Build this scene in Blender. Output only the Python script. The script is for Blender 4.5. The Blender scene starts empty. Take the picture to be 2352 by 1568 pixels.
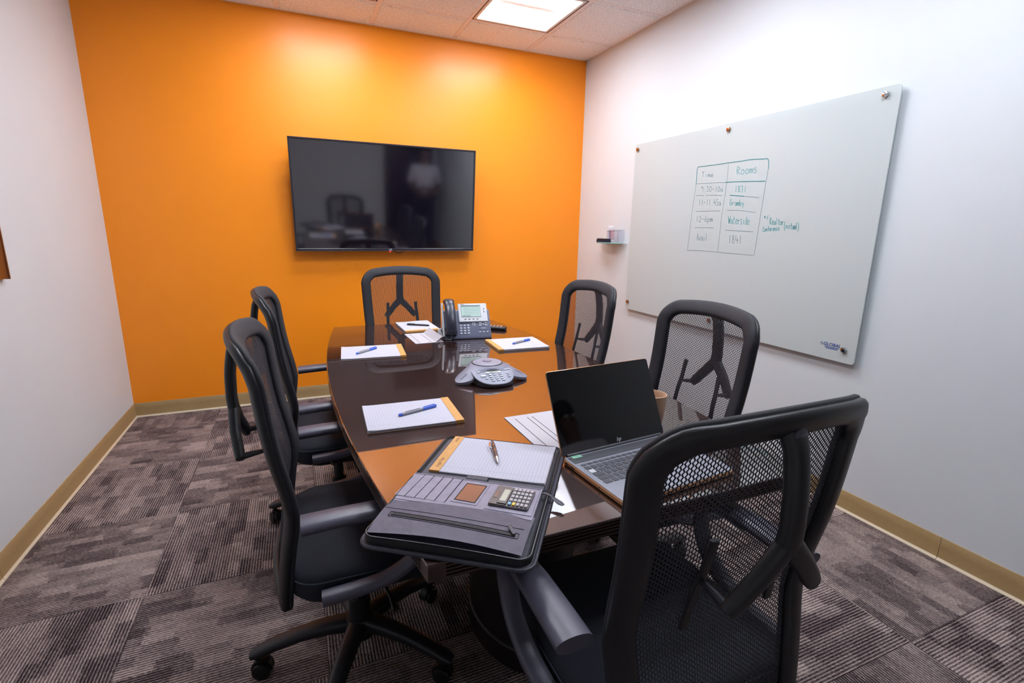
import bpy, bmesh, math, random
from mathutils import Vector, Matrix
random.seed(7)
R = math.radians
S = bpy.context.scene
COL = S.collection

# ------------------------------------------------------------------ camera, world, exposure
CAM_H, F_PX = 1.3363, 1141.1
XR, XL, YB, YF, HC = 2.4033, -1.1225, 4.0593, -1.35, 2.737
cam_d = bpy.data.cameras.new('camera')
cam = bpy.data.objects.new('camera', cam_d)
COL.objects.link(cam)
cam.location = (0, 0, CAM_H)
cam.rotation_euler = (1.3471, -0.0156, -0.4037)
cam_d.sensor_width = 36.0
cam_d.lens = F_PX / 2352 * 36.0
cam_d.clip_start = 0.02
S.camera = cam
w = bpy.data.worlds.new('world')
S.world = w
w.use_nodes = True
w.node_tree.nodes['Background'].inputs[0].default_value = (0.9, 0.9, 1, 1)
w.node_tree.nodes['Background'].inputs[1].default_value = 0.03
S.view_settings.view_transform = 'Standard'
S.view_settings.look = 'None'
S.view_settings.gamma = 1
S.view_settings.exposure = 0.0
S.view_settings.use_curve_mapping = False
S.cycles.max_bounces = 6
S.cycles.diffuse_bounces = 4
S.cycles.glossy_bounces = 3
S.cycles.transmission_bounces = 3
S.cycles.transparent_max_bounces = 10
S.cycles.caustics_reflective = False
S.cycles.caustics_refractive = False
S.cycles.adaptive_threshold = 0.07
S.cycles.use_light_tree = False
LIGHT = 42.5            # emission of the ceiling troffers

# ------------------------------------------------------------------ helpers
def lin(c):
    return tuple(((v / 255) / 12.92 if v / 255 <= 0.04045 else ((v / 255 + 0.055) / 1.055) ** 2.4) for v in c)

MATS = {}
def mat(name, rgb, rough=0.5, metal=0.0, ior=1.5, coat=0.0, coat_rough=0.03, emit=0.0, noise=None, bump=None, trans=0.0, alpha=1.0, spec=0.5):
    """noise=(scale, amount) mottles the colour; bump=(scale, strength)"""
    m = bpy.data.materials.new(name)
    m.use_nodes = True
    nt = m.node_tree
    b = nt.nodes['Principled BSDF']
    c = lin(rgb)
    b.inputs['Base Color'].default_value = (*c, 1)
    b.inputs['Roughness'].default_value = rough
    b.inputs['Metallic'].default_value = metal
    b.inputs['IOR'].default_value = ior
    b.inputs['Specular IOR Level'].default_value = spec
    b.inputs['Coat Weight'].default_value = coat
    b.inputs['Coat Roughness'].default_value = coat_rough
    b.inputs['Transmission Weight'].default_value = trans
    b.inputs['Alpha'].default_value = alpha
    if emit:
        b.inputs['Emission Color'].default_value = (*c, 1)
        b.inputs['Emission Strength'].default_value = emit
    if noise or bump:
        tc = nt.nodes.new('ShaderNodeTexCoord')
        if noise:
            n = nt.nodes.new('ShaderNodeTexNoise')
            n.inputs['Scale'].default_value = noise[0]
            n.inputs['Detail'].default_value = 4
            nt.links.new(tc.outputs['Object'], n.inputs['Vector'])
            r = nt.nodes.new('ShaderNodeValToRGB')
            a = noise[1]
            r.color_ramp.elements[0].position = 0.3
            r.color_ramp.elements[1].position = 0.7
            r.color_ramp.elements[0].color = (*[v * (1 - a) for v in c], 1)
            r.color_ramp.elements[1].color = (*[min(1, v * (1 + a)) for v in c], 1)
            nt.links.new(n.outputs['Fac'], r.inputs['Fac'])
            nt.links.new(r.outputs['Color'], b.inputs['Base Color'])
        if bump:
            n2 = nt.nodes.new('ShaderNodeTexNoise')
            n2.inputs['Scale'].default_value = bump[0]
            n2.inputs['Detail'].default_value = 3
            nt.links.new(tc.outputs['Object'], n2.inputs['Vector'])
            bp = nt.nodes.new('ShaderNodeBump')
            bp.inputs['Strength'].default_value = bump[1]
            bp.inputs['Distance'].default_value = 0.002
            nt.links.new(n2.outputs['Fac'], bp.inputs['Height'])
            nt.links.new(bp.outputs['Normal'], b.inputs['Normal'])
    MATS[name] = m
    return m

class NT:
    """tiny node-building helper"""
    def __init__(s, m):
        s.t = m.node_tree
    def n(s, kind, **kw):
        nd = s.t.nodes.new(kind)
        for k, v in kw.items():
            setattr(nd, k, v)
        return nd
    def l(s, a, b):
        s.t.links.new(a, b)
    def math(s, op, a, b=None, c=None):
        nd = s.n('ShaderNodeMath', operation=op)
        for i, v in enumerate((a, b, c)):
            if v is None:
                continue
            if isinstance(v, (int, float)):
                nd.inputs[i].default_value = v
            else:
                s.l(v, nd.inputs[i])
        return nd.outputs[0]

class G:
    """collects shapes in one bmesh"""
    def __init__(s):
        s.bm = bmesh.new()
    def box(s, c, d, bev=0.0, seg=2, rot=None):
        m = Matrix.Translation(c)
        if rot:
            m = m @ rot.to_4x4()
        m = m @ Matrix.Diagonal((*d, 1))
        r = bmesh.ops.create_cube(s.bm, size=1, matrix=m)
        if bev:
            es = list({e for v in r['verts'] for e in v.link_edges})
            bmesh.ops.bevel(s.bm, geom=es, offset=bev, segments=seg, profile=0.5, affect='EDGES', clamp_overlap=True)
        return s
    def loft(s, loops, cap0=True, cap1=True, closed=True):
        vs = [[s.bm.verts.new(p) for p in lp] for lp in loops]
        n = len(vs[0])
        for a, b in zip(vs, vs[1:]):
            for i in range(n if closed else n - 1):
                j = (i + 1) % n
                try:
                    s.bm.faces.new((a[i], a[j], b[j], b[i]))
                except ValueError:
                    pass
        if cap0:
            s.bm.faces.new(vs[0][::-1])
        if cap1:
            s.bm.faces.new(vs[-1])
        return s
    def tube(s, path, rx, ry=None, n=12, closed=False, ref=(0, 0, 1), caps=True, scale=None, p=2.0):
        """sweep an elliptic (superelliptic p) section; rx across, ry towards ref"""
        ry = rx if ry is None else ry
        P = [Vector(q) for q in path]
        k = len(P)
        loops = []
        for i in range(k):
            a = P[i - 1] if (i > 0 or closed) else P[i]
            b = P[(i + 1) % k] if (i < k - 1 or closed) else P[i]
            t = (b - a).normalized()
            rf = Vector(ref[i]) if isinstance(ref, list) else Vector(ref)
            sd = rf.cross(t)
            if sd.length < 1e-4:
                sd = Vector((1, 0, 0)).cross(t)
                if sd.length < 1e-4:
                    sd = Vector((0, 1, 0)).cross(t)
            sd.normalize()
            up = t.cross(sd)
            f = scale[i] if scale else 1.0
            fx, fy = f if isinstance(f, tuple) else (f, f)
            lp = []
            for q in range(n):
                an = 2 * math.pi * q / n
                cx, sx = math.cos(an), math.sin(an)
                ex = math.copysign(abs(cx) ** (2 / p), cx)
                ey = math.copysign(abs(sx) ** (2 / p), sx)
                lp.append(P[i] + sd * (ex * rx * fx) + up * (ey * ry * fy))
            loops.append(lp)
        if closed:
            loops.append(loops[0])
            vs = [[s.bm.verts.new(q) for q in lp] for lp in loops[:-1]]
            vs.append(vs[0])
            for a, b in zip(vs, vs[1:]):
                for i in range(n):
                    j = (i + 1) % n
                    s.bm.faces.new((a[i], a[j], b[j], b[i]))
        else:
            s.loft(loops, caps, caps)
        return s
    def cyl(s, c, r, h, axis='z', n=24, r2=None, bev=0.0):
        """centred cylinder; bev rounds the rims"""
        r2 = r if r2 is None else r2
        pr = [(0, r)] if not bev else [(0, r - bev), (bev * .3, r - bev * .3), (bev, r)]
        pr += [(h, r2)] if not bev else [(h - bev, r2), (h - bev * .3, r2 - bev * .3), (h, r2 - bev)]
        loops = []
        for z, rr in pr:
            lp = []
            for i in range(n):
                a = 2 * math.pi * i / n
                x, y, zz = rr * math.cos(a), rr * math.sin(a), z - h / 2
                if axis == 'x':
                    x, y, zz = zz, x, y
                elif axis == 'y':
                    x, y, zz = y, zz, x
                lp.append((c[0] + x, c[1] + y, c[2] + zz))
            loops.append(lp)
        return s.loft(loops)
    def lathe(s, prof, c=(0, 0, 0), n=32, cap0=True, cap1=True):
        return s.loft([[(c[0] + r * math.cos(2 * math.pi * i / n), c[1] + r * math.sin(2 * math.pi * i / n), c[2] + z) for i in range(n)] for r, z in prof], cap0, cap1)
    def prism(s, out, z0, z1, bev=0.0):
        """outline (x,y) list counter-clockwise, extruded; bev insets the top and bottom rims"""
        if not bev:
            return s.loft([[(x, y, z0) for x, y in out], [(x, y, z1) for x, y in out]])
        ins = inset(out, bev)
        return s.loft([[(x, y, z0) for x, y in ins], [(x, y, z0 + bev) for x, y in out], [(x, y, z1 - bev) for x, y in out], [(x, y, z1) for x, y in ins]])
    def surf(s, f, nu, nv, flip=False):
        vs = [[s.bm.verts.new(f(i / nu, j / nv)) for i in range(nu + 1)] for j in range(nv + 1)]
        for j in range(nv):
            for i in range(nu):
                q = (vs[j][i], vs[j][i + 1], vs[j + 1][i + 1], vs[j + 1][i])
                s.bm.faces.new(q[::-1] if flip else q)
        return s
    def ribbon(s, pts, wd, nrm):
        """flat stroke along pts on a plane of normal nrm"""
        P = [Vector(p) for p in pts]
        N = Vector(nrm)
        L, Rr = [], []
        for i in range(len(P)):
            t = (P[min(i + 1, len(P) - 1)] - P[max(i - 1, 0)])
            if t.length < 1e-7:
                t = Vector((0, 0, 1))
            sd = N.cross(t.normalized()) * wd / 2
            L.append(s.bm.verts.new(P[i] + sd))
            Rr.append(s.bm.verts.new(P[i] - sd))
        for i in range(len(P) - 1):
            s.bm.faces.new((L[i], L[i + 1], Rr[i + 1], Rr[i]))
        return s

def inset(out, d):
    n = len(out)
    res = []
    for i in range(n):
        a, b, c = Vector(out[i - 1]), Vector(out[i]), Vector(out[(i + 1) % n])
        t1, t2 = (b - a).normalized(), (c - b).normalized()
        nn = Vector((-(t1.y + t2.y), t1.x + t2.x))
        if nn.length < 1e-6:
            nn = Vector((-t1.y, t1.x))
        nn.normalize()
        res.append((b.x + nn.x * d, b.y + nn.y * d))
    return res

def rrect(w, d, r, n=5, cx=0.0, cy=0.0):
    o = []
    for sx, sy, a0 in ((1, -1, -90), (1, 1, 0), (-1, 1, 90), (-1, -1, 180)):
        for i in range(n + 1):
            a = R(a0 + 90 * i / n)
            o.append((cx + sx * (w / 2 - r) + r * math.cos(a), cy + sy * (d / 2 - r) + r * math.sin(a)))
    return o

def smooth_path(pts, n=6, closed=False):
    """Catmull-Rom through the points"""
    P = [Vector(p) for p in pts]
    k = len(P)
    out = []
    rng = range(k if closed else k - 1)
    for i in rng:
        if closed:
            a, b, c, d = P[i - 1], P[i], P[(i + 1) % k], P[(i + 2) % k]
        else:
            a, b, c, d = P[max(i - 1, 0)], P[i], P[i + 1], P[min(i + 2, k - 1)]
        for q in range(n):
            t = q / n
            out.append(0.5 * ((2 * b) + (c - a) * t + (2 * a - 5 * b + 4 * c - d) * t * t + (3 * b - a - 3 * c + d) * t ** 3))
    if not closed:
        out.append(P[-1])
    return out

def interp(tab, x):
    if x <= tab[0][0]:
        return tab[0][1]
    for (a, b), (c, d) in zip(tab, tab[1:]):
        if x <= c:
            t = (x - a) / (c - a)
            return b + (d - b) * t
    return tab[-1][1]

def part(name, g, m, parent=None, smooth=35, loc=None, rot=None):
    if isinstance(g, G):
        bmesh.ops.recalc_face_normals(g.bm, faces=g.bm.faces)
        me = bpy.data.meshes.new(name)
        g.bm.to_mesh(me)
        g.bm.free()
    else:
        me = g
    if isinstance(m, str):
        m = MATS[m]
    if not me.materials:
        me.materials.append(m)
    if smooth:
        me.shade_smooth()
        me.set_sharp_from_angle(angle=R(smooth))
    o = bpy.data.objects.new(name, me)
    COL.objects.link(o)
    if parent:
        o.parent = parent
    if loc is not None:
        o.location = loc
    if rot is not None:
        o.rotation_euler = rot
    return o

def inst(src, parent, loc=None, rot=None):
    o = src.copy()
    COL.objects.link(o)
    o.parent = parent
    if loc is not None:
        o.location = loc
    if rot is not None:
        o.rotation_euler = rot
    return o

def tag(o, label, cat, group=None):
    o['label'] = label
    o['category'] = cat
    if group:
        o['group'] = group
    return o

def thing(name, label, cat, loc=(0, 0, 0), rz=0.0, group=None):
    o = bpy.data.objects.new(name, None)
    COL.objects.link(o)
    o.empty_display_size = 0.05
    o.location = loc
    o.rotation_euler = (0, 0, rz)
    return tag(o, label, cat, group)

def struct(o, label=None):
    o['kind'] = 'structure'
    if label:
        o['label'] = label
    return o

def copy_tree(o, parent=None):
    c = o.copy()
    COL.objects.link(c)
    if parent:
        c.parent = parent
    for ch in list(o.children):
        copy_tree(ch, c)
    return c

def text_mesh(txt, size, extrude=0.0002, shear=0.0):
    cu = bpy.data.curves.new('lettering', 'FONT')
    cu.body = txt
    cu.size = size
    cu.extrude = extrude
    cu.shear = shear
    cu.align_x = 'CENTER'
    cu.align_y = 'CENTER'
    cu.resolution_u = 3
    o = bpy.data.objects.new('lettering_tmp', cu)
    COL.objects.link(o)
    bpy.context.view_layer.update()
    me = bpy.data.meshes.new_from_object(o.evaluated_get(bpy.context.evaluated_depsgraph_get()))
    bpy.data.objects.remove(o)
    bpy.data.curves.remove(cu)
    me.materials.clear()
    return me

# ------------------------------------------------------------------ materials
mat('white_paint', (217, 223, 226), 0.55, noise=(3, 0.012), bump=(300, 0.05))
mat('orange_paint', (255, 148, 22), 0.36, bump=(350, 0.05), spec=0.5)
mat('base_vinyl', (172, 144, 98), 0.55, noise=(60, 0.04))
mat('base_toe', (222, 206, 178), 0.6)
mat('grid_metal', (236, 232, 234), 0.5)
mat('fixture_white', (235, 235, 235), 0.5)
mat('fixture_shadow_gap', (70, 62, 70), 0.6)
mat('black_plastic', (27, 27, 31), 0.42, bump=(500, 0.08))
mat('arm_plastic', (78, 76, 90), 0.38, bump=(500, 0.08))
mat('frame_fabric', (31, 31, 38), 0.7, bump=(900, 0.3))
mat('mesh_thread', (46, 44, 54), 0.6)
mat('seat_fabric', (20, 23, 36), 0.85, noise=(700, 0.45), bump=(900, 0.35))
mat('seam_thread', (50, 56, 68), 0.8)
mat('caster_black', (16, 16, 17), 0.4)
mat('chrome', (200, 200, 205), 0.15, metal=1)
mat('dark_steel', (58, 58, 64), 0.35, metal=0.6)
mat('tv_bezel', (46, 43, 50), 0.25)
mat('tv_trim', (120, 105, 112), 0.25, metal=0.7)
mat('tv_screen', (14, 11, 24), 0.07, ior=2.6)
mat('led_red', (255, 40, 50), 0.5, emit=2.0)
mat('logo_white', (235, 235, 240), 0.5)
mat('paper_white', (192, 191, 202), 0.7)
mat('paper_edge', (205, 203, 212), 0.8)
mat('pad_tan', (206, 152, 84), 0.6, noise=(60, 0.08))
mat('pad_board', (150, 112, 80), 0.8)
mat('card_white', (190, 186, 192), 0.65)
mat('card_slot', (70, 66, 74), 0.7)
mat('pen_blue', (72, 108, 214), 0.3)
mat('pen_grey', (150, 152, 158), 0.4)
mat('pen_dark', (32, 32, 38), 0.3)
mat('pen_brown', (92, 66, 62), 0.35)
mat('phone_slate', (108, 112, 134), 0.42)
mat('phone_dark', (44, 45, 58), 0.3)
mat('phone_silver', (205, 206, 210), 0.4)
mat('phone_lcd', (176, 200, 190), 0.35)
mat('lcd_ink', (90, 112, 108), 0.5)
mat('key_grey', (190, 192, 204), 0.35)
mat('conf_grey', (124, 124, 141), 0.42, bump=(800, 0.05))
mat('conf_panel', (138, 140, 157), 0.4)
mat('conf_dark', (40, 34, 40), 0.4)
mat('conf_lcd', (206, 208, 188), 0.4)
mat('conf_key', (176, 180, 192), 0.35)
mat('sticker_white', (225, 226, 232), 0.6)
mat('laptop_black', (6, 6, 9), 0.04, ior=1.55)
mat('laptop_grey', (140, 142, 152), 0.4, metal=0.2)
mat('laptop_key', (66, 67, 74), 0.45)
mat('laptop_copper', (206, 152, 108), 0.35, metal=0.6)
mat('sticker_green', (150, 205, 175), 0.6)
mat('mug_clay', (200, 164, 134), 0.35)
mat('leather', (56, 56, 68), 0.5, noise=(90, 0.18), bump=(420, 0.35))
mat('leather_panel', (142, 136, 154), 0.5, noise=(60, 0.10), bump=(420, 0.25))
mat('zip_tape', (20, 20, 26), 0.6, bump=(700, 0.4))
mat('stitch', (26, 25, 32), 0.8)
mat('window_reflection', (150, 110, 92), 0.10, ior=1.6)  # clear plastic; the orange wall's reflection is painted in as a tan base colour
mat('calc_body', (104, 98, 100), 0.4)
mat('calc_dark', (52, 38, 36), 0.3)
mat('solar_brown', (92, 48, 22), 0.2)
mat('calc_key', (168, 164, 168), 0.4)
mat('calc_lcd', (172, 174, 152), 0.3)
mat('key_yellow', (238, 196, 70), 0.4)
mat('key_blue', (120, 176, 206), 0.4)
mat('ink_teal', (78, 158, 160), 0.6)
mat('ink_teal_strong', (30, 130, 132), 0.6)
mat('ink_faded', (118, 142, 150), 0.6)
mat('ink_blue', (26, 64, 150), 0.5)
mat('ink_brown', (120, 72, 30), 0.6)
mat('shelf_glass', (206, 232, 224), 0.05, alpha=0.35)
mat('glass_edge', (128, 186, 172), 0.15)
mat('acrylic', (222, 220, 232), 0.06, alpha=0.22)
mat('marker_purple', (88, 60, 140), 0.4)
mat('marker_navy', (52, 30, 80), 0.4)
mat('marker_red', (206, 80, 92), 0.4)
mat('marker_maroon', (150, 66, 84), 0.4)
mat('eraser_black', (34, 26, 44), 0.9, bump=(300, 0.3))
mat('copper_cap', (176, 132, 98), 0.25, metal=1)
mat('brown_wood', (128, 74, 34), 0.4, noise=(20, 0.15))
mat('dark_door', (30, 25, 26), 0.4, noise=(12, 0.2))
mat('shirt_white', (205, 205, 215), 0.8)
mat('trousers_navy', (22, 26, 40), 0.85)
mat('skin', (112, 80, 64), 0.5)
mat('hair_black', (18, 16, 16), 0.7)

def wood_material():
    m = mat('table_wood', (52, 26, 20), 0.35, ior=1.4, spec=0.25)
    q = NT(m)
    b = q.t.nodes['Principled BSDF']
    tc = q.n('ShaderNodeTexCoord')
    mp = q.n('ShaderNodeMapping')
    mp.inputs['Scale'].default_value = (14, 1.4, 14)
    q.l(tc.outputs['Object'], mp.inputs['Vector'])
    no = q.n('ShaderNodeTexNoise')
    no.inputs['Scale'].default_value = 3.0
    no.inputs['Detail'].default_value = 6
    no.inputs['Distortion'].default_value = 0.7
    q.l(mp.outputs['Vector'], no.inputs['Vector'])
    r = q.n('ShaderNodeValToRGB')
    r.color_ramp.elements[0].position = 0.32
    r.color_ramp.elements[1].position = 0.72
    r.color_ramp.elements[0].color = (*lin((44, 22, 19)), 1)
    r.color_ramp.elements[1].color = (*lin((56, 30, 25)), 1)
    q.l(no.outputs['Fac'], r.inputs['Fac'])
    q.l(r.outputs['Color'], b.inputs['Base Color'])
    # deep gloss lacquer: reflection grows towards grazing view
    lw = q.n('ShaderNodeLayerWeight')
    lw.inputs['Blend'].default_value = 0.5
    gl = q.n('ShaderNodeBsdfGlossy')
    gl.inputs['Roughness'].default_value = 0.02
    mx = q.n('ShaderNodeMixShader')
    q.l(q.math('MULTIPLY_ADD', q.math('POWER', lw.outputs['Facing'], 1.9), 0.92, 0.045), mx.inputs[0])
    q.l(b.outputs[0], mx.inputs[1]); q.l(gl.outputs[0], mx.inputs[2])
    q.l(mx.outputs[0], q.t.nodes['Material Output'].inputs[0])
wood_material()
mat('table_edge', (50, 27, 23), 0.3, coat=0.5, coat_rough=0.05, noise=(30, 0.1))
mat('table_drum', (26, 18, 18), 0.45, noise=(6, 0.15))

def carpet_material():
    m = mat('carpet', (96, 84, 82), 0.95, spec=0.1)
    q = NT(m)
    b = q.t.nodes['Principled BSDF']
    tc = q.n('ShaderNodeTexCoord')
    sp = q.n('ShaderNodeSeparateXYZ')
    q.l(tc.outputs['Object'], sp.inputs[0])
    oi = q.n('ShaderNodeObjectInfo')
    rnd = q.math('MULTIPLY', oi.outputs['Random'], 37.0)
    wob = q.n('ShaderNodeTexNoise')
    wob.inputs['Scale'].default_value = 120
    wob.inputs['Detail'].default_value = 2
    q.l(tc.outputs['Object'], wob.inputs['Vector'])
    wsp = q.n('ShaderNodeSeparateColor')
    q.l(wob.outputs['Color'], wsp.inputs[0])
    x0, y0 = sp.outputs[0], sp.outputs[1]
    x = q.math('MULTIPLY_ADD', q.math('SUBTRACT', wsp.outputs[0], 0.5), 0.020, x0)
    y = q.math('MULTIPLY_ADD', q.math('SUBTRACT', wsp.outputs[1], 0.5), 0.045, y0)
    def blocks(wx, wy, seed):
        row = q.math('FLOOR', q.math('DIVIDE', x, wx))
        wn = q.n('ShaderNodeTexWhiteNoise', noise_dimensions='2D')
        cb = q.n('ShaderNodeCombineXYZ')
        q.l(q.math('ADD', row, seed), cb.inputs[0]); q.l(rnd, cb.inputs[1])
        q.l(cb.outputs[0], wn.inputs['Vector'])
        yy = q.math('FLOOR', q.math('ADD', q.math('DIVIDE', y, wy), q.math('MULTIPLY', wn.outputs['Value'], 3.0)))
        w2 = q.n('ShaderNodeTexWhiteNoise', noise_dimensions='3D')
        c2 = q.n('ShaderNodeCombineXYZ')
        q.l(row, c2.inputs[0]); q.l(yy, c2.inputs[1]); q.l(rnd, c2.inputs[2])
        q.l(c2.outputs[0], w2.inputs['Vector'])
        return w2.outputs['Value']
    b1 = blocks(0.042, 0.105, 0.0)
    b2 = blocks(0.085, 0.19, 5.0)
    b3 = blocks(0.021, 0.06, 11.0)
    v = q.math('ADD', q.math('ADD', q.math('MULTIPLY', b1, 0.30), q.math('MULTIPLY', b2, 0.26)), q.math('MULTIPLY_ADD', b3, 0.12, 0.16))
    # ribs run along y, 7 mm pitch, broken into loops
    rib = q.math('SINE', q.math('MULTIPLY', x0, 2 * math.pi / 0.0100))
    no = q.n('ShaderNodeTexNoise')
    no.inputs['Scale'].default_value = 1.0
    no.inputs['Detail'].default_value = 3
    mp = q.n('ShaderNodeMapping')
    mp.inputs['Scale'].default_value = (260, 90, 1)
    q.l(tc.outputs['Object'], mp.inputs[0]); q.l(mp.outputs[0], no.inputs['Vector'])
    n0 = q.math('SUBTRACT', no.outputs['Fac'], 0.5)
    ribn = q.math('MULTIPLY_ADD', n0, 3.6, rib)
    t = q.math('ADD', q.math('MULTIPLY', ribn, 0.26), v)
    r = q.n('ShaderNodeValToRGB')
    r.color_ramp.elements[0].position = 0.10
    r.color_ramp.elements[1].position = 0.95
    r.color_ramp.elements[0].color = (*lin((44, 35, 41)), 1)
    r.color_ramp.elements[1].color = (*lin((194, 176, 168)), 1)
    e = r.color_ramp.elements.new(0.5)
    e.color = (*lin((118, 103, 102)), 1)
    q.l(t, r.inputs['Fac'])
    q.l(r.outputs['Color'], b.inputs['Base Color'])
    bp = q.n('ShaderNodeBump')
    bp.inputs['Strength'].default_value = 0.6
    bp.inputs['Distance'].default_value = 0.003
    q.l(ribn, bp.inputs['Height'])
    q.l(bp.outputs['Normal'], b.inputs['Normal'])
carpet_material()

def ceiling_material():
    m = mat('ceiling_fibre', (224, 214, 208), 0.9, spec=0.1)
    q = NT(m)
    b = q.t.nodes['Principled BSDF']
    tc = q.n('ShaderNodeTexCoord')
    no = q.n('ShaderNodeTexNoise')
    no.inputs['Scale'].default_value = 170
    no.inputs['Detail'].default_value = 2
    q.l(tc.outputs['Object'], no.inputs['Vector'])
    r = q.n('ShaderNodeValToRGB')
    r.color_ramp.elements[0].position = 0.34
    r.color_ramp.elements[1].position = 0.47
    r.color_ramp.elements[0].color = (*lin((176, 168, 168)), 1)
    r.color_ramp.elements[1].color = (*lin((246, 250, 255)), 1)
    q.l(no.outputs['Fac'], r.inputs['Fac'])
    q.l(r.outputs['Color'], b.inputs['Base Color'])
    bp = q.n('ShaderNodeBump')
    bp.inputs['Strength'].default_value = 0.4
    bp.inputs['Distance'].default_value = 0.002
    q.l(no.outputs['Fac'], bp.inputs['Height'])
    q.l(bp.outputs['Normal'], b.inputs['Normal'])
ceiling_material()

def ruled_material():
    """white paper with faint ruled lines across local x, every 7.1 mm"""
    m = mat('paper_ruled', (226, 225, 236), 0.7)
    q = NT(m)
    b = q.t.nodes['Principled BSDF']
    tc = q.n('ShaderNodeTexCoord')
    sp = q.n('ShaderNodeSeparateXYZ')
    q.l(tc.outputs['Object'], sp.inputs[0])
    fr = q.math('FRACT', q.math('DIVIDE', q.math('ADD', sp.outputs[0], 10.0), 0.0085))
    ln = q.math('LESS_THAN', fr, 0.10)
    mg = q.math('LESS_THAN', q.math('ABSOLUTE', q.math('ADD', sp.outputs[1], 0.075)), 0.0006)
    mx = q.n('ShaderNodeMix', data_type='RGBA')
    q.l(q.math('MAXIMUM', ln, mg), mx.inputs[0])
    mx.inputs[6].default_value = (*lin((192, 191, 203)), 1)
    mx.inputs[7].default_value = (*lin((160, 162, 184)), 1)
    q.l(mx.outputs[2], b.inputs['Base Color'])
ruled_material()

def glass_board_material():
    """frosted pale green glass: partly see-through"""
    m = bpy.data.materials.new('frosted_glass')
    m.use_nodes = True
    MATS['frosted_glass'] = m
    q = NT(m)
    q.t.nodes.clear()
    out = q.n('ShaderNodeOutputMaterial')
    tr = q.n('ShaderNodeBsdfTransparent')
    tr.inputs[0].default_value = (*lin((244, 250, 248)), 1)
    df = q.n('ShaderNodeBsdfDiffuse')
    df.inputs[0].default_value = (*lin((216, 224, 223)), 1)
    gl = q.n('ShaderNodeBsdfGlossy')
    gl.inputs['Roughness'].default_value = 0.12
    m1 = q.n('ShaderNodeMixShader')
    m1.inputs[0].default_value = 0.80
    q.l(tr.outputs[0], m1.inputs[1]); q.l(df.outputs[0], m1.inputs[2])
    fr = q.n('ShaderNodeFresnel')
    fr.inputs[0].default_value = 1.25
    m2 = q.n('ShaderNodeMixShader')
    q.l(fr.outputs[0], m2.inputs[0]); q.l(m1.outputs[0], m2.inputs[1]); q.l(gl.outputs[0], m2.inputs[2])
    q.l(m2.outputs[0], out.inputs[0])
glass_board_material()
def emit_mat(name, rgb, st):
    m = mat(name, rgb, 0.5, emit=st)
emit_mat('lamp_panel', (238, 245, 255), LIGHT)
emit_mat('lamp_panel_dim', (238, 245, 255), LIGHT * 0.72)
emit_mat('lamp_basket', (250, 246, 244), 0.25)
emit_mat('lamp_end', (246, 244, 255), LIGHT * 0.5)

# ------------------------------------------------------------------ room shell
floor = struct(part('floor', G().box(((XL + XR) / 2, (YB + YF) / 2, -0.06), (XR - XL + 0.3, YB - YF + 0.3, 0.1)), 'carpet', smooth=0), 'carpet tiled floor')
TP = 0.6025
tile_mesh = None
for i in range(-1, 5):
    for j in range(-6, 5):
        x0, x1 = -0.603 + i * TP, -0.603 + (i + 1) * TP
        y0, y1 = 1.965 + j * TP, 1.965 + (j + 1) * TP
        if y1 < YF or y0 > YB or x1 < XL or x0 > XR:
            continue
        cx0, cx1, cy0, cy1 = max(x0, XL), min(x1, XR), max(y0, YF), min(y1, YB)
        full = (cx0, cx1, cy0, cy1) == (x0, x1, y0, y1)
        turn = (i + j) % 2
        if full and tile_mesh:
            t = inst(tile_mesh, floor)
        else:
            hw, hd = (cx1 - cx0) / 2, (cy1 - cy0) / 2
            if turn and not full:
                hw, hd = hd, hw
            t = part('carpet_tile', G().box((0, 0, -0.004), (2 * hw - 0.0008, 2 * hd - 0.0008, 0.008), 0.0015, 1), 'carpet', floor)
            if full:
                tile_mesh = t
        t.location = ((cx0 + cx1) / 2, (cy0 + cy1) / 2, 0.0)
        t.rotation_euler = (0, 0, R(90) if turn else 0)

def wall(name, c, d, m, lab):
    return struct(part(name, G().box(c, d), m, smooth=0), lab)
xm, ym = (XL + XR) / 2, (YB + YF) / 2
wall('wall_back', (xm, YB + 0.06, HC / 2), (XR - XL + 0.24, 0.12, HC + 0.3), 'orange_paint', 'orange painted accent wall behind the television')
wall('wall_left', (XL - 0.06, ym, HC / 2), (0.12, YB - YF + 0.0, HC + 0.3), 'white_paint', 'white painted left wall')
wall('wall_right', (XR + 0.06, ym, HC / 2), (0.12, YB - YF + 0.0, HC + 0.3), 'white_paint', 'white painted right wall with the glass board')
# wall behind the camera, with a doorway on its right
DX0, DX1 = 1.50, 2.36
fw = G()
fw.box(((XL + DX0) / 2 - 0.06, YF - 0.06, HC / 2), (DX0 - XL + 0.12, 0.12, HC + 0.3))
fw.box(((DX1 + XR + 0.12) / 2, YF - 0.06, HC / 2), (XR + 0.12 - DX1, 0.12, HC + 0.3))
fw.box(((DX0 + DX1) / 2, YF - 0.06, (2.15 + HC + 0.15) / 2), (DX1 - DX0, 0.12, HC + 0.15 - 2.15))
struct(part('wall_front', fw, 'white_paint', smooth=0), 'white painted wall behind the viewer')
dr = struct(part('door_1', G().box(((DX0 + DX1) / 2, YF - 0.07, 1.07), (DX1 - DX0, 0.045, 2.14), 0.003), 'dark_door'), 'dark wooden door behind the viewer')
part('door_handle', G().tube(smooth_path([(1.62, YF - 0.04, 1.0), (1.62, YF + 0.01, 1.0), (1.66, YF + 0.02, 1.0), (1.74, YF + 0.02, 1.0)]), 0.009), 'chrome', dr)

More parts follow.
